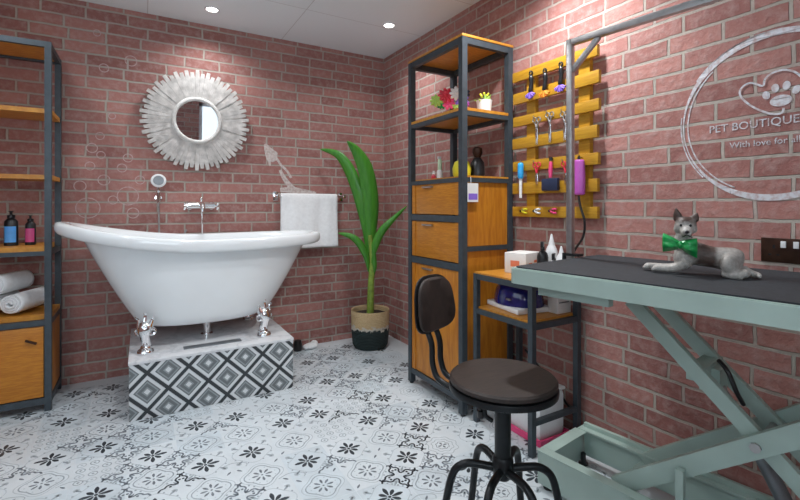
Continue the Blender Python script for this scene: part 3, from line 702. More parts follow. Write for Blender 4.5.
# ------------------------------------------------------------------ left shelf unit (faces -y)
lx0, lx1, ly0, ly1, lt = -2.87, -2.256, -.385, -.03, 2.0
t = thing('low_cabinet_shelf', 'steel framed shelf unit with towels and a wooden cabinet left of the bath', 'shelf unit', (lx1, ly0, 0))
for x in (lx0, lx1-.03):
    for y in (ly0, ly1-.03):
        m = MB(); m.bx(x, x+.03, y, y+.03, .0015, lt); m.build('post', 'steel', t)
for z0, z1 in ((lt-.03, lt), (.842, .866), (.464, .494), (.040, .075)):
    rail(t, lx0+.03, lx1-.03, ly0+.002, ly0+.026, z0, z1); rail(t, lx0+.03, lx1-.03, ly1-.026, ly1-.002, z0, z1)
    rail(t, lx0+.002, lx0+.026, ly0+.03, ly1-.03, z0, z1); rail(t, lx1-.026, lx1-.002, ly0+.03, ly1-.03, z0, z1)
for z in (lt+.004, .892, .518, 1.28, 1.64):
    m = MB(); m.bx(lx0+.004, lx1-.004, ly0+.032, ly1-.032, z-.024, z) if z < .8 or z > .9 else m.bx(lx0+.031, lx1-.031, ly0+.004, ly1-.004, z-.026, z); m.build('shelf', 'woodtop', t)
m = MB(); m.bx(lx0+.034, lx1-.034, ly0+.008, ly0+.024, .079, .460, .002); d = m.build('door', 'wood', t)
m = MB(); hx = lx1-.075; m.bar((hx-.035, ly0+.002, .395), (hx+.012, ly0+.002, .372), .012, .010); m.build('handle', 'bronze', d)
m = MB(); m.bx(lx1-.024, lx1-.006, ly0+.031, ly1-.031, .08, .464); m.build('side_panel', 'woodv', t)
m = MB(); m.bx(lx0+.03, lx1-.03, ly1-.02, ly1-.01, .08, .464); m.build('back_panel', 'woodv', t)
# bottles on its upper shelf
def pump_bottle(x, y, z, h, r, body, lab, text):
    t = thing('shampoo_bottle', text, 'bottle', (x, y, z), 'bottles on the left shelf'); c = V((x, y, z))
    m = MB(); m.lathe([(0, 0), (r, 0), (r*1.04, .01), (r, h*.70), (r*.6, h*.78), (r*.45, h*.80), (0, h*.80)], c, 22); m.build('bottle_body', body, t)
    m = MB(); m.lathe([(0, h*.80), (r*.6, h*.80), (r*.6, h*.88), (r*.2, h*.90), (r*.2, h*.97), (r*.5, h), (0, h)], c, 16); m.build('pump', 'blackp', t)
    m = MB(); rr = r*1.05; pts = [c+V((rr*sin(a), -rr*cos(a), 0)) for a in [(-.9+1.8*k/10) for k in range(11)]]
    m.grid(lambda u, v: pts[min(10, int(round(u*10)))]+V((0, 0, h*(.10+.46*v))), 10, 1); m.build('label_band', lab, t)
SL = .8925
pump_bottle(-2.372, -.22, SL, .165, .024, 'blackp', 'lpink', 'small black bottle with pink label nearest the shelf post')
pump_bottle(-2.452, -.235, SL, .19, .030, 'blackp', 'lblue', 'black bottle with blue label on the left shelf')
pump_bottle(-2.532, -.25, SL, .17, .030, 'blackp', 'white', 'black bottle cut by the left edge of the view')
# towel rolls
def roll(c, ang, r, L, text):
    c = V(c); m = MB(); ax = V((sin(ang), cos(ang), 0)); sd_ = V((cos(ang), -sin(ang), 0)); turns = 3.2; n = 90; prof = []
    for k in range(n+1):
        q_ = k/n; th = q_*turns*2*pi; rr = .012+(r-.012)*q_; prof.append(sd_*(rr*cos(th))+V((0, 0, rr*sin(th)*.93)))
    def fn(u, v):
        i = min(n, int(round(u*n))); p = prof[i]; return c+p*(1-.05*abs(2*v-1)**4)+ax*((v-.5)*L)+ax*.012*(1-i/n)*(1 if v < .5 else -1)*-1
    m.grid(fn, n, 10); o_ = m.build('rolled_towel', 'towel', loc=c-V((0, 0, r))); mod_solid(o_, .011); tag(o_, text, 'towel', 'rolled towels on the left shelf')
rz0 = .5185
roll((-2.395, -.215, rz0+.066), .42, .058, .22, 'rolled white towel at the bottom right of the stack on the left shelf')
roll((-2.525, -.205, rz0+.066), .42, .058, .22, 'rolled white towel at the bottom left of the stack on the left shelf')
roll((-2.468, -.205, rz0+.066+.104), .42, .058, .22, 'rolled white towel lying on top of the other two')
# ------------------------------------------------------------------ pallet tool rack on the right wall
t = thing('pallet_rack', 'varnished yellow pallet board rack fixed to the brick wall', 'rack', (0, -1.84, 1.05))
ya, yb = -1.600, -2.132
for y in (-1.715, -2.045):
    m = MB(); m.bx(-.026, -.001, y-.03, y+.03, 1.075, 1.83); m.build('upright', 'pallet', t)
PBZ = []
for k in range(7):
    z = 1.052+k*.1240; PBZ.append(z); jig = random.uniform(-.006, .006); hh = .056+random.uniform(-.004, .004)
    m = MB(); m.bx(-.046, -.026, yb+jig, ya+jig*.5, z, z+hh, .002); m.build('board', 'pallet', t)
RF = -.047   # board face
def hook_on(mb, y, z): mb.tube(smooth_path([(RF+.001, y, z), (RF-.016, y, z), (RF-.022, y, z+.012)], 4), .0022, 6)
def py(px): return PX(px, 100, RF).y
# top row: three combs with dark handles
for px_, y0_, c1, tx in ((533, 84, 'violet', 'black handled tool with violet tip, leftmost on the top pallet board'), (547, 82, 'orange', 'black handled tool with orange tip, second on the top pallet board'), (563, 76, 'violet', 'black handled tool with violet tip nearest the aluminium post')):
    y = py(px_); z = PX(px_, y0_, RF).z; t = thing('grooming_comb', tx, 'comb', (RF, y, z), 'combs hung on the top pallet board')
    m = MB(); m.tube(smooth_path([(RF-.016, y, z+.045), (RF-.018, y-.005, z), (RF-.018, y+.003, z-.045)], 5), [.006, .010, .012, .012, .011, .010, .010, .011, .012, .012, .010], 12)
    m.torus((RF-.016, y, z+.055), .010, .004, 'x', 16, 8); m.build('handle', 'blackp', t)
    m = MB(); hook_on(m, y, z+.057); m.build('hook', 'alu', t)
    m = MB(); 
    for k in range(7):
        a = -pi/2+(k-3)*.42; m.tube([(RF-.018, y+.002, z-.05), (RF-.018-.004*(k % 2), y+.002+cos(a)*.034, z-.052+sin(a)*.028)], [.008, .005], 8)
    m.build('bristles', c1, t)
def scissors(px_, y0_, L, hm, tx, grp):
    y = py(px_); z = PX(px_, y0_, RF).z; t = thing('grooming_scissors', tx, 'scissors', (RF, y, z), grp)
    for s_ in (-1, 1):
        m = MB(); m.torus((RF-.010, y+s_*.013, z+.0), .012, .0035, 'x', 18, 8); m.tube([(RF-.010, y+s_*.010, z-.012), (RF-.010, y-s_*.001, z-.05)], [.004, .004], 8); m.build('handle', hm, t)
        m = MB(); m.tube([(RF-.010-.002*s_, y, z-.045), (RF-.010-.002*s_, y-s_*.005, z-L*.6), (RF-.010-.002*s_, y-s_*.006, z-L)], [.006, .006, .001], 8, flat=.4); m.build('blade', 'chrome', t)
    m = MB(); hook_on(m, y+.013, z+.012); m.build('hook', 'alu', t)
for a_ in ((538, 120, .13, 'alu', 'steel scissors hanging leftmost in the middle of the pallet rack'), (551, 115, .14, 'alu', 'steel scissors hanging centrally in the middle of the pallet rack'), (566, 114, .13, 'alu', 'steel scissors hanging beside the aluminium post')): scissors(*a_, 'steel scissors on the pallet rack')
scissors(538, 165, .10, 'red', 'red handled scissors on the lower half of the pallet rack', 'red handled scissors'); scissors(567, 164, .10, 'red', 'red handled scissors half hidden by the aluminium post', 'red handled scissors')
y = py(523); z = PX(523, 163, RF).z
t = thing('grooming_brush', 'bright blue and white handled brush at the left edge of the pallet rack', 'brush', (RF, y, z))
m = MB(); m.tube(smooth_path([(RF-.018, y, z), (RF-.018, y, z-.03), (RF-.018, y, z-.085)], 5), [.008, .013, .015, .016, .016, .016, .016, .016, .016, .015, .013], 14); m.build('brush_head', 'cyan', t)
m = MB(); m.tube([(RF-.018, y, z-.084), (RF-.018, y, z-.19)], [.009, .008], 12); m.build('handle', 'white', t)
m = MB(); hook_on(m, y, z+.002); m.build('hook', 'alu', t)
y = py(553); z = PX(553, 161, RF).z
t = thing('slicker_brush', 'pink handled slicker brush with a wide dark head on the pallet rack', 'brush', (RF, y, z))
m = MB(); m.tube([(RF-.016, y, z-.004), (RF-.018, y, z-.05), (RF-.018, y, z-.085)], [.008, .011, .008], 12); m.build('handle', 'pink', t)
m = MB(); m.bx(RF-.030, RF-.008, y-.050, y+.050, z-.150, z-.088, .006); m.build('brush_head', 'navy', t)
m = MB(); m.tube([(RF-.016, y, z), (RF-.016, y, z+.018)], .009, 10); hook_on(m, y, z+.012); m.build('handle_cap', 'blackp', t)
y = py(582); z = PX(582, 160, RF).z
t = thing('hair_clipper', 'magenta purple clipper with black cord hanging right of the aluminium post', 'clipper', (RF, y, z))
m = MB(); m.tube(smooth_path([(RF-.024, y, z), (RF-.024, y, z-.02), (RF-.024, y, z-.14), (RF-.024, y, z-.165)], 6), [.010, .017, .022, .025, .027, .028, .029, .030, .031, .032, .032, .032, .032, .031, .031, .030, .028, .025, .018], 16, flat=.7); m.build('clipper_body', 'purple', t)
m = MB(); m.tube(smooth_path([(RF-.024, y, z-.168), (RF-.026, y-.010, z-.215), (RF-.024, y-.032, z-.29), (RF-.020, y-.020, z-.36), (RF-.016, y+.03, z-.43), (RF-.012, y+.07, z-.52)], 6), .0055, 8); m.build('cord', 'blackp', t)
m = MB(); m.tube([(RF-.022, y, z+.016), (RF-.022, y, z)], [.006, .008], 10); hook_on(m, y, z+.012); m.build('hanging_loop', 'blackp', t)
lz = 1.052+.058
for px_, mt, tx in ((525, 'yellow', 'small yellow handled clippers on the bottom pallet board'), (538, 'white', 'small white handled clippers on the bottom pallet board'), (554, 'pink', 'small pink handled clippers on the bottom pallet board')):
    y = py(px_); z = PX(px_, 211, RF).z; t = thing('nail_clippers', tx, 'clippers', (RF, y, z), 'clippers on the bottom pallet board')
    for s_ in (-1, 1):
        m = MB(); m.tube(smooth_path([(RF-.010, y-.022, z+s_*.010), (RF-.010, y-.005, z+s_*.009), (RF-.010, y+.014, z)], 4), .0055, 10); m.build('handle', mt, t)
    m = MB(); m.ball((RF-.010, y+.018, z), (.006, .012, .008), 10); m.build('jaw', 'blackp', t)
    m = MB(); hook_on(m, y, z+.002); m.build('hook', 'alu', t)
# ------------------------------------------------------------------ side table with steel frame
sx0, sx1, sy0, sy1, st = -.356, -.028, -2.030, -1.632, .763
t = thing('steel_side_table', 'steel framed side table with wooden shelves between shelf unit and grooming table', 'side table', (sx0, sy0, 0))
w = .026
for x in (sx0, sx1-w):
    for y in (sy0, sy1-w):
        m = MB(); m.bx(x, x+w, y, y+w, .0015, st); m.build('leg', 'steel', t)
for z0, z1 in ((st-.028, st), (.560, .586)):
    rail(t, sx0+w, sx1-w, sy0+.002, sy0+w-.002, z0, z1); rail(t, sx0+w, sx1-w, sy1-w+.002, sy1-.002, z0, z1); rail(t, sx0+.002, sx0+w-.002, sy0+w, sy1-w, z0, z1); rail(t, sx1-w+.002, sx1-.002, sy0+w, sy1-w, z0, z1)
rail(t, sx0+w, sx1-w, sy0+.002, sy0+w-.002, .135, .157); rail(t, sx0+w, sx1-w, sy1-w+.002, sy1-.002, .135, .157)
for z in (st+.004, .592):
    m = MB(); m.bx(sx0+.004, sx1-.004, sy0+.004, sy1-.004, z-.004, z+.004) if z > .7 else m.bx(sx0+w*.5, sx1-w*.5, sy0+w+.001, sy1-w-.001, z-.02, z+.004); m.build('shelf', 'woodtop', t)
ST = st+.0085
q = V((-.150, -1.775, ST))
t = thing('tissue_box', 'white card box with coloured print on the side table', 'box', q)
m = MB(); m.box(q+V((0, 0, .052)), (.15, .12, .103), M.Rotation(.25, 3, 'Z'), .003); m.build('carton', 'card', t)
R = M.Rotation(.25, 3, 'Z')
m = MB(); m.box(q+R @ V((-.03, -.0608, .045)), (.03, .001, .02), R); m.build('print', 'amber', t)
m = MB(); m.box(q+R @ V((.03, -.0608, .06)), (.05, .001, .012), R); m.build('print', 'amber', t)
m = MB(); m.box(q+R @ V((-.0758, 0, .05)), (.001, .05, .03), R); m.build('print', 'amber', t)
m = MB(); m.box(q+R @ V((.035, -.0608, .035)), (.05, .001, .008), R); m.build('print', 'gpale', t)
def bottle(name, q, h, r, mb_, mc_, tx, cat='bottle', grp=None):
    t = thing(name, tx, cat, q, grp)
    m = MB(); m.lathe([(0, 0), (r, 0), (r, h*.55), (r*.85, h*.66), (r*.35, h*.74), (0, h*.75)], q, 20); m.build('bottle_body', mb_, t)
    m = MB(); m.lathe([(0, h*.75), (r*.4, h*.75), (r*.34, h*.86), (0, h*.87)], q, 14); m.box(V(q)+V((-.008, -.006, h*.93)), (.042, .014, .026), M.Rotation(.6, 3, 'Z'), .003); m.tube([V(q)+V((-.018, -.012, h*.90)), V(q)+V((-.024, -.016, h*.80))], .003, 8); m.build('trigger_head', mc_, t)
def conical(name, q, h, r, mt, tx, grp=None):
    t = thing(name, tx, 'bottle', q, grp)
    m = MB(); m.lathe([(0, 0), (r, 0), (r, h*.5), (r*.8, h*.62), (r*.5, h*.72), (0, h*.72)], q, 20); m.build('bottle_body', mt, t)
    m = MB(); m.lathe([(0, h*.72), (r*.5, h*.72), (r*.18, h*.96), (r*.1, h), (0, h)], q, 16); m.build('cone_cap', mt, t)
conical('squeeze_bottle', V((-.075, -1.895, ST)), .20, .032, 'white', 'white squeeze bottle with a conical cap, taller of two on the side table')
conical('squeeze_bottle', V((-.085, -1.962, ST)), .145, .028, 'white', 'white squeeze bottle, shorter of two on the side table')
bottle('pump_bottle', V((-.150, -1.905, ST)), .165, .027, 'blackp', 'blackp', 'black pump bottle among the white bottles on the side table')
bottle('spray_bottle', V((-.150, -1.972, ST)), .11, .025, 'white', 'blackp', 'short white spray bottle with black head beside the aluminium post')
# blue appliance with white base, white carton behind
q = V((-.195, -1.790, .5965))
t = thing('pet_dryer', 'deep blue domed appliance with white base on the lower shelf of the side table', 'appliance', q)
R = M.Rotation(-.15, 3, 'Z')
m = MB(); m.box(q+V((0, 0, .014)), (.205, .262, .026), R, .008); m.build('base', 'white', t)
m = MB(); dome = [(1, 0), (.99, .03), (.93, .065), (.80, .095), (.55, .115), (.25, .122), (0, .123)]
m.lathe([(0, 0)]+dome, q+V((0, 0, .0265)), 36, .106, .136, None); o = m.build('dome', 'blue', t)
m = MB(); m.tube(smooth_path([q+R @ V((-.03, -.06, .128)), q+R @ V((-.035, -.03, .138)), q+R @ V((-.035, .03, .138)), q+R @ V((-.03, .06, .128))], 5), .008, 10); m.build('carry_handle', 'blue', t)
m = MB(); m.box(q+V((-.102, -.035, .060)), (.012, .03, .010), R, .003); m.build('button', 'alu', t)
q = V((-.085, -1.952, .5965)); m = MB(); m.bx(q.x-.05, q.x+.045, q.y-.03, q.y+.03, q.z, q.z+.105, .003); o = m.build('white_carton', 'card', loc=q); tag(o, 'plain white carton beside the blue domed appliance', 'box')
m = MB(); m.bx(q.x-.04, q.x+.03, q.y-.0308, q.y-.0302, q.z+.05, q.z+.056); m.build('print', 'greyp', o)
# on the floor below
q = V((-.16, -1.85, 0))
t = thing('dustpan_tray', 'bright pink shallow tray on the floor under the side table', 'tray', q)
tx0_, tx1_, ty0_, ty1_ = -.262, -.060, -1.995, -1.70
m = MB(); m.bx(tx0_, tx1_, ty0_, ty1_, .0015, .012, .003)
for a_ in ((tx0_, tx0_+.008, ty0_, ty1_), (tx1_-.008, tx1_, ty0_, ty1_), (tx0_+.008, tx1_-.008, ty0_, ty0_+.008), (tx0_+.008, tx1_-.008, ty1_-.008, ty1_)): m.bx(*a_, .010, .034, .002)
m.build('tray_body', 'pink', t)
q = V((-.160, -1.848, .0125))
t = thing('waste_bin', 'white rounded bin standing on the pink tray', 'bin', q)
m = MB(); m.box(q+V((0, 0, .108)), (.172, .255, .214), None, .025); m.build('bin_body', 'white', t)
m = MB(); m.box(q+V((0, 0, .223)), (.176, .26, .014), None, .006); m.build('lid', 'white', t)
m = MB(); m.tube(smooth_path([(-.012, -1.66, .32), (-.014, -1.90, .16), (-.030, -2.055, .03), (-.06, -2.085, .0065), (-.12, -2.08, .0065), (-.20, -2.075, .0065)], 8), .0055, 10); tag(m.build('power_cable', 'blackp', loc=(-.05, -1.99, .0)), 'black power cable curling on the floor beside the pink tray', 'cable')
# ------------------------------------------------------------------ stool
sc_ = V((-.826, -2.342, 0)); sh = .562
t = thing('swivel_stool', 'black metal stool with round dark wooden seat and backrest', 'stool', sc_)
m = MB(); m.lathe([(0, sh-.024), (.163, sh-.022), (.170, sh-.016), (.170, sh-.006), (.164, sh), (0, sh)], sc_, 56); m.build('seat', 'dkwood', t)
m = MB(); m.lathe([(.150, sh-.0245), (.171, sh-.0245), (.173, sh-.03), (.172, sh-.042), (.166, sh-.045), (.150, sh-.042), (.150, sh-.0245)], sc_, 56)
for a in range(4): m.bar(sc_+V((cos(a*pi/2+.6)*.02, sin(a*pi/2+.6)*.02, sh-.038)), sc_+V((cos(a*pi/2+.6)*.165, sin(a*pi/2+.6)*.165, sh-.038)), .03, .012)
m.build('seat_frame', 'black', t)
m = MB(); m.cyl(sc_+V((0, 0, .285)), sc_+V((0, 0, sh-.03)), .026, None, 24); m.lathe([(0, sh-.075), (.05, sh-.075), (.06, sh-.045), (0, sh-.045)], sc_, 24); m.build('column', 'black', t)
m = MB(); m.lathe([(0, .228), (.022, .231), (.030, .245), (.034, .262), (.034, .294), (.028, .304), (0, .304)], sc_, 24); m.build('hub', 'black', t)
LEGA = [radians(a) for a in (-150, -98, -32, 28, 80, 140)]
for a in LEGA:
    d = V((cos(a), sin(a), 0)); m = MB()
    m.tube(smooth_path([sc_+d*.022+V((0, 0, .262)), sc_+d*.075+V((0, 0, .268)), sc_+d*.120+V((0, 0, .266)), sc_+d*.156+V((0, 0, .238)), sc_+d*.176+V((0, 0, .17)), sc_+d*.190+V((0, 0, .09)), sc_+d*.206+V((0, 0, .014))], 6), .0125, 14)
    L_ = m.build('leg', 'black', t)
    m = MB(); m.lathe([(0, .0015), (.018, .0015), (.018, .010), (.0135, .022), (0, .022)], sc_+d*.2075, 16); m.build('foot_pad', 'blackp', L_)
bd = (-RT*.78+FW*.63).normalized(); bs = V((-bd.y, bd.x, 0))
bcn = PZ(433, 304, .80); bcn = sc_+bd*.262-RT*.010; bcn = V((bcn.x, bcn.y, .760))
R = M((bs, V((0, 0, 1)).cross(bs)*1.0, V((0, 0, 1)))).transposed()
nb = -bd
tilt = M.Rotation(radians(6), 3, bs)
def backplate(mb, th, wx, wz, off):
    n = 40; fr = []
    for k in range(n):
        a = 2*pi*k/n; c, s_ = cos(a), sin(a); x = wx*copysign(abs(c)**.62, c); z = wz*copysign(abs(s_)**.62, s_)
        x *= 1-.10*(z/wz); fr.append((x, z))
    def P(x, z, o_): cv = .9*x*x; return bcn+bs*x+V((0, 0, z))+nb*(o_+cv)+bd*(.10*z)
    rows = [[mb.bm.verts.new(P(x*q_, z*q_, o_)) for x, z in fr] for q_, o_ in ((.5, off+th), (.94, off+th), (1, off+th*.7), (1, off+th*.2), (.95, off), (.5, off))]
    for A, B in zip(rows, rows[1:]):
        for k in range(n): mb._f([A[k], A[(k+1) % n], B[(k+1) % n], B[k]])
    mb._f(rows[0][::-1]); mb._f(rows[-1])
m = MB(); backplate(m, .018, .108, .092, 0); m.build('backrest', 'dkwood', t)
m = MB(); backplate(m, .010, .116, .100, -.0102); m.build('backrest_plate', 'black', t)
for s_ in (-1, 1):
    m = MB(); o1 = bs*(.026*s_)
    m.tube(smooth_path([bcn+o1-nb*.016+V((0, 0, .06)), bcn+o1-nb*.018+V((0, 0, -.06)), sc_+bd*.262+o1+V((0, 0, .62)), sc_+bd*.256+o1+V((0, 0, .545)), sc_+bd*.225+o1+V((0, 0, .497)), sc_+bd*.12+o1*.9+V((0, 0, .478)), sc_+bd*.04+o1*.8+V((0, 0, .482))], 6), .0105, 12)
    m.build('back_bar', 'black', t)
m = MB(); kb = sc_-RT*.075-FW*.02+V((0, 0, .452)); m.lathe([(0, -.016), (.010, -.016), (.012, -.010), (.012, .006), (0, .008)], kb, 12); m.cyl(kb, kb+V((0, 0, .04)), .006); m.build('adjusting_knob', 'blackp', t)
m = MB(); kb = sc_-RT*.028-FW*.03; m.tube(smooth_path([kb+V((0, 0, .51)), kb-RT*.03+V((0, 0, .49)), kb-RT*.035+V((0, 0, .45)), kb-RT*.012+V((0, 0, .43))], 5), .007, 10); m.build('lever', 'black', t)
# ------------------------------------------------------------------ grooming table (own frame: x across to the wall, y along towards far end)
GA = radians(8); GFL = V((-.772, -2.308, 0)); gz = .905; GL = 1.04; GW = .60
t = thing('grooming_table', 'large mint grey scissor lift grooming table with charcoal mat', 'table', GFL, None, GA)
# local: +x = across (v), -y = along (u)
def gl(u, v, z): return V((v, -u, z))
def gbar(mb, p, q, w, h, bev=.002): mb.bar(gl(*p), gl(*q), w, h, (0, 0, 1), bev)
m = MB(); 
def rr_outline(u0, u1, v0, v1, r, n=6):
    out = []
    for (cu, cv, a0) in ((u1-r, v1-r, 0), (u0+r, v1-r, 90), (u0+r, v0+r, 180), (u1-r, v0+r, 270)):
        for k in range(n+1):
            a = radians(a0+90*k/n); out.append((cu+r*cos(a), cv+r*sin(a)))
    return out
def slab(mb, ol, z0, z1): mb.prism([gl(u, v, z0) for u, v in ol], (0, 0, z1-z0))
slab(m, rr_outline(0, GL, 0, GW, .030), gz-.052, gz-.004); slab(m, rr_outline(.004, GL-.004, .004, GW-.004, .028), gz-.004, gz-.001); m.build('table_top', 'mint', t, local=True)
m = MB(); slab(m, rr_outline(.014, GL-.014, .014, GW-.014, .022), gz-.001, gz+.003); m.build('rubber_mat', 'mat', t, local=True)
m = MB(); gbar(m, (.06, .10, gz-.072), (.30, .10, gz-.072), .03, .045); gbar(m, (.06, .50, gz-.072), (GL-.06, .50, gz-.072), .03, .045); gbar(m, (.08, .10, gz-.070), (.08, .50, gz-.070), .03, .036); gbar(m, (GL-.08, .10, gz-.070), (GL-.08, .50, gz-.070), .03, .036)
gbar(m, (.20, .10, gz-.072), (.20, .50, gz-.072), .04, .04)
m.build('under_frame', 'mint', t, local=True)
b0, b1, v0, v1, bh = -.088, .98, .300, .630, .150
def gbox(mb, u0, u1, va, vb_, z0, z1, bev=.002): mb.box(gl((u0+u1)/2, (va+vb_)/2, (z0+z1)/2), (vb_-va, u1-u0, z1-z0), None, bev)
m = MB()
gbox(m, b0, b1, v0, v0+.022, .020, bh-.006); gbox(m, b0+.030, b1, v1-.034, v1-.006, .040, bh-.006)
gbox(m, b0, b0+.022, v0+.022, v1-.006, .020, bh-.006); gbox(m, b1-.022, b1, v0+.022, v1-.034, .040, bh-.006)
gbox(m, b0-.002, b1, v0-.002, v0+.040, bh-.006, bh); gbox(m, b0-.002, b0+.050, v0+.040, v1-.050, bh-.006, bh); gbox(m, b0+.010, b1, v1-.050, v1-.002, bh-.006, bh+.004); gbox(m, b0+.022, b1, v1-.022, v1-.006, bh+.003, bh+.022)
m.build('base_frame', 'mint', t, local=True)
for (u, v) in ((b0+.03, v0+.03), (b0+.03, v1-.04), (b1-.03, v0+.03), (b1-.03, v1-.04)):
    m = MB(); m.lathe([(0, .0015), (.02, .0015), (.02, .008), (.012, .014), (.010, .05), (0, .05)], gl(u, v, 0), 14); m.build('levelling_foot', 'blackp', t, local=True)
vf, vb = .372, .598
for v in (vf, vb):
    m = MB(); gbar(m, (.19, v, .122), (.985, v, .736), .030, .058); m.build('lift_arm', 'mint', t, local=True)
for v in (vf+.034, vb-.030):
    m = MB(); gbar(m, (.222, v, .778), (.955, v, .073), .026, .046); m.build('lift_arm', 'mint', t, local=True)
m = MB(); m.tube([gl(.585, vf-.022, .428), gl(.585, vb+.022, .428)], .011, 16); m.tube([gl(.585, vf-.016, .428), gl(.585, vf-.024, .428)], .014, 8); m.build('pivot_bolt', 'alu', t, local=True)
m = MB(); gbar(m, (.42, vf+.03, .575), (.42, vb-.01, .575), .05, .045); m.box(gl(.44, (vf+vb)/2+.02, .545), (.07, .06, .08), None, .004); m.build('cross_bracket', 'mint', t, local=True)
m = MB(); m.tube([gl(.455, (vf+vb)/2+.02, .53), gl(.56, (vf+vb)/2+.02, .36)], .013, 16); m.build('piston_rod', 'alu', t, local=True)
m = MB(); m.tube([gl(.55, (vf+vb)/2+.02, .376), gl(.70, (vf+vb)/2+.02, .07)], .022, 18); m.build('actuator', 'greyp', t, local=True)
m = MB(); m.tube(smooth_path([gl(.47, (vf+vb)/2-.03, .62), gl(.50, (vf+vb)/2-.055, .60), gl(.52, (vf+vb)/2-.045, .54), gl(.53, (vf+vb)/2-.02, .50)], 5), .007, 10); m.build('cable', 'blackp', t, local=True)
m = MB(); gbar(m, (.40, vf-.03, .148), (.40, vf-.03, .285), .022, .022, .001); m.build('base_bracket', 'mint', t, local=True)
m = MB(); gbar(m, (.19, vf, .10), (.19, vb, .10), .03, .04); m.build('pivot_bar', 'mint', t, local=True)
def gw(u, v, z): return M.Rotation(GA, 3, 'Z') @ gl(u, v, z)+GFL
# grooming arm: post clamped to the far short edge, bar running along the table
pu, pv = -.017, .418; ptop = PZ(571, 258, gz); ph = 1.11+(206-40)*depth(gw(pu, pv, gz))/F
GT = t; t = bpy.data.objects.new('grooming_arm', None); COL.objects.link(t); t.parent = GT; ORG[t.name] = V(GFL); t['label'] = 'aluminium post and overhead bar clamped to the table edge'; t.rotation_euler = (0, 0, -GA)
dU = (gw(1, 0, 0)-gw(0, 0, 0)); dV = (gw(0, 1, 0)-gw(0, 0, 0)); sq = .024
m = MB(); m.bar(gw(pu, pv, gz-.11), gw(pu, pv, ph), sq, sq, dU, .002); m.build('post', 'alu', t)
m = MB(); m.bar(gw(pu-.012, pv, ph-.012), gw(1.05, pv+.0, ph-.012), sq, sq, (0, 0, 1), .002); m.build('overhead_bar', 'alu', t)
m = MB(); m.bar(gw(pu+.008, pv, ph-.125), gw(.10, pv, ph-.022), .020, .016, dV, .002); m.build('brace', 'alu', t)
m = MB(); m.bar(gw(-.034, pv, gz+.012), gw(.028, pv, gz+.012), .036, .010, (0, 0, 1), .002); m.bar(gw(-.034, pv, gz-.064), gw(.028, pv, gz-.064), .036, .010, (0, 0, 1), .002); m.bar(gw(-.038, pv, gz-.072), gw(-.038, pv, gz+.018), .036, .010, dU, .002)
c_ = gw(-.004, pv, gz-.1); m.cyl(gw(.012, pv, gz-.10), gw(.012, pv, gz-.066), .006); m.tube([gw(.012, pv-.022, gz-.10), gw(.012, pv+.022, gz-.10)], .004, 8); m.build('clamp', 'black', t)
# ------------------------------------------------------------------ reclining dog figurine with bow tie
DZ = gz+.0032
g0 = PZ(697, 274.5, DZ); k_ = depth(g0)/F*.95; DF = (g0-CAM); DF.z = 0; DF.normalize(); DR = V((DF.y, -DF.x, 0)); kh = depth(g0)/F*DF.dot(FW)*.97; g0.z += .003
t = thing('dog_figurine', 'silver grey and brown reclining dog figure with green bow tie on the table', 'dog figure', g0)
def dp(x, y, d=0): return g0+DR*((x-697)*kh)+V((0, 0, max(.004, (274.5-y)*k_/.95)))+DF*d   # d in metres towards the wall
def rad(px_): return px_*k_
m = MB()
m.tube(smooth_path([dp(741, 262, .012), dp(728, 259, .008), dp(708, 257, .010), dp(690, 253, .006), dp(682, 246, 0), dp(684, 236, -.004)], 5), [rad(a) for a in (8, 10.5, 12, 12.8, 13, 12.5, 12, 11.4, 11, 11, 11.2, 11.6, 12, 12.2, 12.2, 12, 11.6, 11, 10.5, 10, 9.4, 8.8, 8.4, 8, 8, 8)], 18)
m.ball(dp(731, 263, -.018), (rad(15), rad(8), rad(12)), 18); m.ball(dp(731, 263, .04), (rad(14), rad(8), rad(11)), 18)     # haunches
m.tube(smooth_path([dp(722, 270.5, -.030), dp(731, 271.5, -.036), dp(741, 272, -.036)], 4), [rad(a) for a in (4.2, 4.6, 4.8, 4.8, 4.8, 4.8, 4.9, 4.9, 4.8)], 12); m.ball(dp(742, 270.0, -.036), (rad(6), rad(5.5), rad(4.6)), 12)
m.ball(dp(683, 259, -.004), (rad(10), rad(9.5), rad(13)), 18)                                                             # chest
for (d0, ex, ey) in ((-.020, 653, 271), (.016, 642, 270)):
    m.tube(smooth_path([dp(687, 262, d0), dp(678, 268, d0), dp(668, 270.4, d0-.002), dp(ex+3, 270.6, d0-.003)], 5), [rad(a) for a in (7, 6.4, 6, 5.6, 5.2, 4.8, 4.6, 4.5, 4.3, 4.2, 4.1, 4, 3.9, 3.9, 3.9, 3.9)], 12); m.ball(dp(ex+2, 270.6, d0-.003), (rad(6), rad(4.4), rad(3.8)), 12)
    for q_ in (-1, 0, 1): m.ball(dp(ex-2.5, 272, d0-.003+q_*.0085), (rad(3), rad(1.7), rad(2.2)), 8)
m.tube(smooth_path([dp(742, 267, .015), dp(750, 271, .006), dp(756, 272, -.006), dp(756, 272.5, -.022)], 4), [rad(a) for a in (4, 4, 3.9, 3.8, 3.7, 3.6, 3.4, 3.2, 3, 2.7, 2.4, 2, 1.2)], 10)   # tail
m.ball(dp(685, 226.5, -.006), (rad(11.3), rad(10), rad(9.6)), 20)                                                         # skull
m.ball(dp(677, 230, -.010), (rad(4.6), rad(4), rad(5)), 12); m.ball(dp(693, 230, -.012), (rad(4.6), rad(4), rad(5)), 12) # cheeks
m.tube(smooth_path([dp(686, 231, -.022), dp(686.5, 233, -.045), dp(687, 234.3, -.056)], 4), [rad(a) for a in (6.4, 6.2, 6, 5.6, 5.2, 4.8, 4.4, 4, 3)], 14)
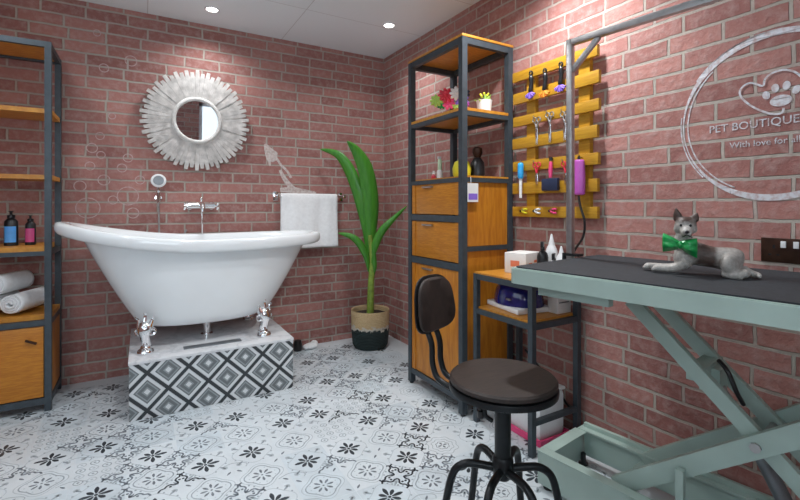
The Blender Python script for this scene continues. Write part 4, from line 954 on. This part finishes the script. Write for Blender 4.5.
for ex, tipx, tipy in ((677.5, 674.5, 208.5), (693.5, 697.5, 213.5)):
    m.tube([dp(ex, 221, -.004), dp((ex+tipx)/2, (221+tipy)/2, -.004), dp(tipx, tipy, -.004)], [rad(5.4), rad(4), rad(.7)], 12, flat=.6)
def fur():
    mt, nt, b = new_mat('figurine coat'); o_ = objc(nt); sp = nd(nt, 'ShaderNodeSeparateXYZ'); nt.links.new(o_, sp.inputs[0])
    n = noise_(nt, o_, 26, 4, .6); n2 = noise_(nt, o_, 120, 3, .6)
    # coat map: dark saddle along the back, dark crown and ears, pale muzzle and legs
    z = math_(nt, 'ADD', sp.outputs[2], math_(nt, 'MULTIPLY', math_(nt, 'SUBTRACT', n, .5), .05))
    xr = math_(nt, 'ADD', math_(nt, 'MULTIPLY', sp.outputs[0], DR.x), math_(nt, 'MULTIPLY', sp.outputs[1], DR.y))
    xr = math_(nt, 'ADD', xr, math_(nt, 'MULTIPLY', math_(nt, 'SUBTRACT', n, .5), .03))
    zf = ramp(nt, z, [(.012, 0.), (.030, .95), (.085, .95), (.10, .2)])
    xf = ramp(nt, math_(nt, 'ADD', math_(nt, 'MULTIPLY', xr, 4.0), .5), [(.46, .1), (.52, 1.), (.66, 1.), (.72, .3)])
    hd = ramp(nt, z, [(.140, 0.), (.156, 1.)])
    f = math_(nt, 'MAXIMUM', math_(nt, 'MULTIPLY', zf, xf), hd)
    pal = mixc(nt, n2, (.22, .205, .19), (.62, .59, .55)); drk = mixc(nt, n2, (.020, .012, .009), (.10, .055, .042))
    nt.links.new(mixc(nt, f, pal, drk), b.inputs['Base Color']); b.inputs['Roughness'].default_value = .5
    bump(nt, b, n2, .0025, .6); return mt
MAT['fur'] = fur()
o = m.build('body', 'fur', t); r_ = o.modifiers.new('r', 'REMESH'); r_.mode = 'VOXEL'; r_.voxel_size = .0026; r_.use_smooth_shade = True
s_m = o.modifiers.new('sm', 'SMOOTH'); s_m.iterations = 6; s_m.factor = .5
m = MB(); m.ball(dp(687, 232.2, -.070), (rad(2.4), rad(1.8), rad(1.8)), 12); m.build('nose', 'blackp', t)
for x in (680.5, 690.5):
    m = MB(); m.ball(dp(x, 226.2, -.0345), (rad(1.5), rad(1.2), rad(1.5)), 10); m.build('eye', 'blackp', t)
m = MB(); m.tube(smooth_path([dp(681.5, 237.5, -.050), dp(684, 236.4, -.064), dp(687, 235.0, -.071), dp(690, 236.4, -.064), dp(692.0, 237.5, -.050)], 4), rad(.55), 8); m.build('mouth_line', 'blackp', t)
for x in ((677, 211.5, 675.2), (694.2, 216, 696.4)): pass
bt_ = tag(bpy.data.objects.new('bow_tie', None), None); COL.objects.link(bt_); bt_.parent = t; ORG[bt_.name] = V(g0); bt_['label'] = 'green satin bow tie'
for s_, y1, y2, xo in ((-1, 234.5, 253, 661.5), (1, 240, 259, 697)):
    m = MB()
    def wing(u, v, s_=s_, y1=y1, y2=y2, xo=xo):
        x = 680+(xo-680)*u; yc = 245.5+(-1.5 if s_ < 0 else 3)*u; hh = 2.2+((y2-y1)/2-2.2)*u**.7
        puff = sin(u*pi*.85)*.016*(1-abs(2*v-1)**2)+.003*sin(v*12)
        return dp(x, yc+(2*v-1)*hh, -.048-puff+.010*u)
    m.grid(wing, 14, 12); o_ = m.build('bow_wing', 'green', bt_); mod_solid(o_, .004)
m = MB(); m.ball(dp(680, 245.5, -.052), (rad(3.2), rad(2.8), rad(4)), 12); m.build('bow_knot', 'green', bt_)
# ------------------------------------------------------------------ socket plate
y0_, y1_ = -2.728, -2.885; z0_, z1_ = .922, 1.003
t = thing('wall_socket', 'antique bronze double socket plate on the brick above the table', 'socket', (0, (y0_+y1_)/2, z0_))
m = MB(); m.bx(-.008, -.0008, y1_, y0_, z0_, z1_, .002); m.build('plate', 'bronze', t)
for yc in (y0_-.036, y1_+.036):
    m = MB()
    m.bx(-.0095, -.008, yc-.003, yc+.003, .968, .980)
    for q_ in (-1, 1): m.bx(-.0095, -.008, yc+q_*.011-.004, yc+q_*.011+.004, .945, .950)
    m.build('pin_slots', 'dark', t)
for yc in (y0_-.062, y1_+.062):
    m = MB(); m.bx(-.013, -.008, yc-.007, yc+.007, .972, .994, .0015); m.build('rocker_switch', 'white', t)
# ------------------------------------------------------------------ painted logo on the right wall
LC = V((0, -2.752, 1.415)); LR = .276
def font_mesh(mb, body, size, cy, cz, bold=0, ax='y', sx=1.0):
    cu = bpy.data.curves.new('t', 'FONT'); cu.body = body; cu.size = size; cu.align_x = 'CENTER'; cu.align_y = 'CENTER'; cu.extrude = .0006; cu.offset = bold; cu.resolution_u = 3
    ob = bpy.data.objects.new('t', cu); COL.objects.link(ob); dg = bpy.context.evaluated_depsgraph_get(); me = bpy.data.meshes.new_from_object(ob.evaluated_get(dg))
    tb = bmesh.new(); tb.from_mesh(me)
    for v in tb.verts: v.co = V((-.0012-v.co.z, cy-v.co.x*sx, cz+v.co.y))
    mb.add(tb); bpy.data.objects.remove(ob); bpy.data.curves.remove(cu); bpy.data.meshes.remove(me)
t = thing('wall_logo', 'white painted round pet salon logo on the brick right wall', 'wall painting', LC)
m = MB()
def wfun(a): return .15+1.0*max(0, sin(a-.35))**3+.95*max(0, -sin(a))**3
ring_flat(m, LC, LR, .020, 'y', 120, 0, 2*pi, wfun); ring_flat(m, LC, LR-.016, .0045, 'y', 100, 2.3, 4.3); ring_flat(m, LC, LR+.010, .004, 'y', 60, 1.2, 2.5); ring_flat(m, LC, LR+.009, .004, 'y', 60, 3.0, 3.9)
m.build('ring', 'paint_y', t)
pcx, pcz = PX(781, 97, 0).y, PX(781, 97, 0).z
m = MB()
def flat_ell(mb, cy, cz, ry, rz_, rot=0):
    pts = []
    for k in range(20):
        a = 2*pi*k/20; yy, zz = ry*cos(a), rz_*sin(a); pts.append((-.0018, cy-(yy*cos(rot)-zz*sin(rot)), cz+(yy*sin(rot)+zz*cos(rot))))
    mb.prism(pts, (.0014, 0, 0))
flat_ell(m, pcx, pcz-.012, .030, .019); pass
for dy, dz, r in ((-.040, .014, .3), (-.015, .033, .1), (.015, .035, -.1), (.040, .016, -.3)): flat_ell(m, pcx-dy, pcz+dz, .0105, .0145, r)
m.build('paw_print', 'paint_y', t)
m = MB(); hp_ = smooth_path([PX(x, y, -.0002) for x, y in ((784, 108), (782, 113), (772, 114), (757, 109), (745, 101), (740, 93), (744, 86), (752, 83), (763, 86), (765, 80), (771, 74), (783, 70), (795, 72), (803, 79), (806, 90))], 4)
ribbon(m, hp_, [.0065]*len(hp_), 'y'); m.build('heart_outline', 'paint_y', t)
m = MB(); font_mesh(m, 'PET BOUTIQUE & SPA', .0385, LC.y, LC.z-.022, .0001); m.build('name_lettering', 'paint_y', t)
m = MB(); font_mesh(m, 'With love for all pets', .030, LC.y-.01, LC.z-.088, 0); m.build('motto_lettering', 'paint_y', t)
# ------------------------------------------------------------------ world, camera, view
w = bpy.data.worlds.new('world'); SC.world = w; w.use_nodes = True
w.node_tree.nodes['Background'].inputs[0].default_value = (.75, .86, 1, 1); w.node_tree.nodes['Background'].inputs[1].default_value = .6
cd = bpy.data.cameras.new('camera'); cd.sensor_width = 36; cd.lens = 36*F/800; cd.shift_y = (HY-250)/800; cd.clip_start = .02
co = bpy.data.objects.new('camera', cd); COL.objects.link(co); co.location = CAM; co.rotation_euler = (pi/2, 0, -YAW); SC.camera = co
vs = SC.view_settings; vs.view_transform = 'Standard'; vs.look = 'None'; vs.exposure = 0.0; vs.gamma = 1
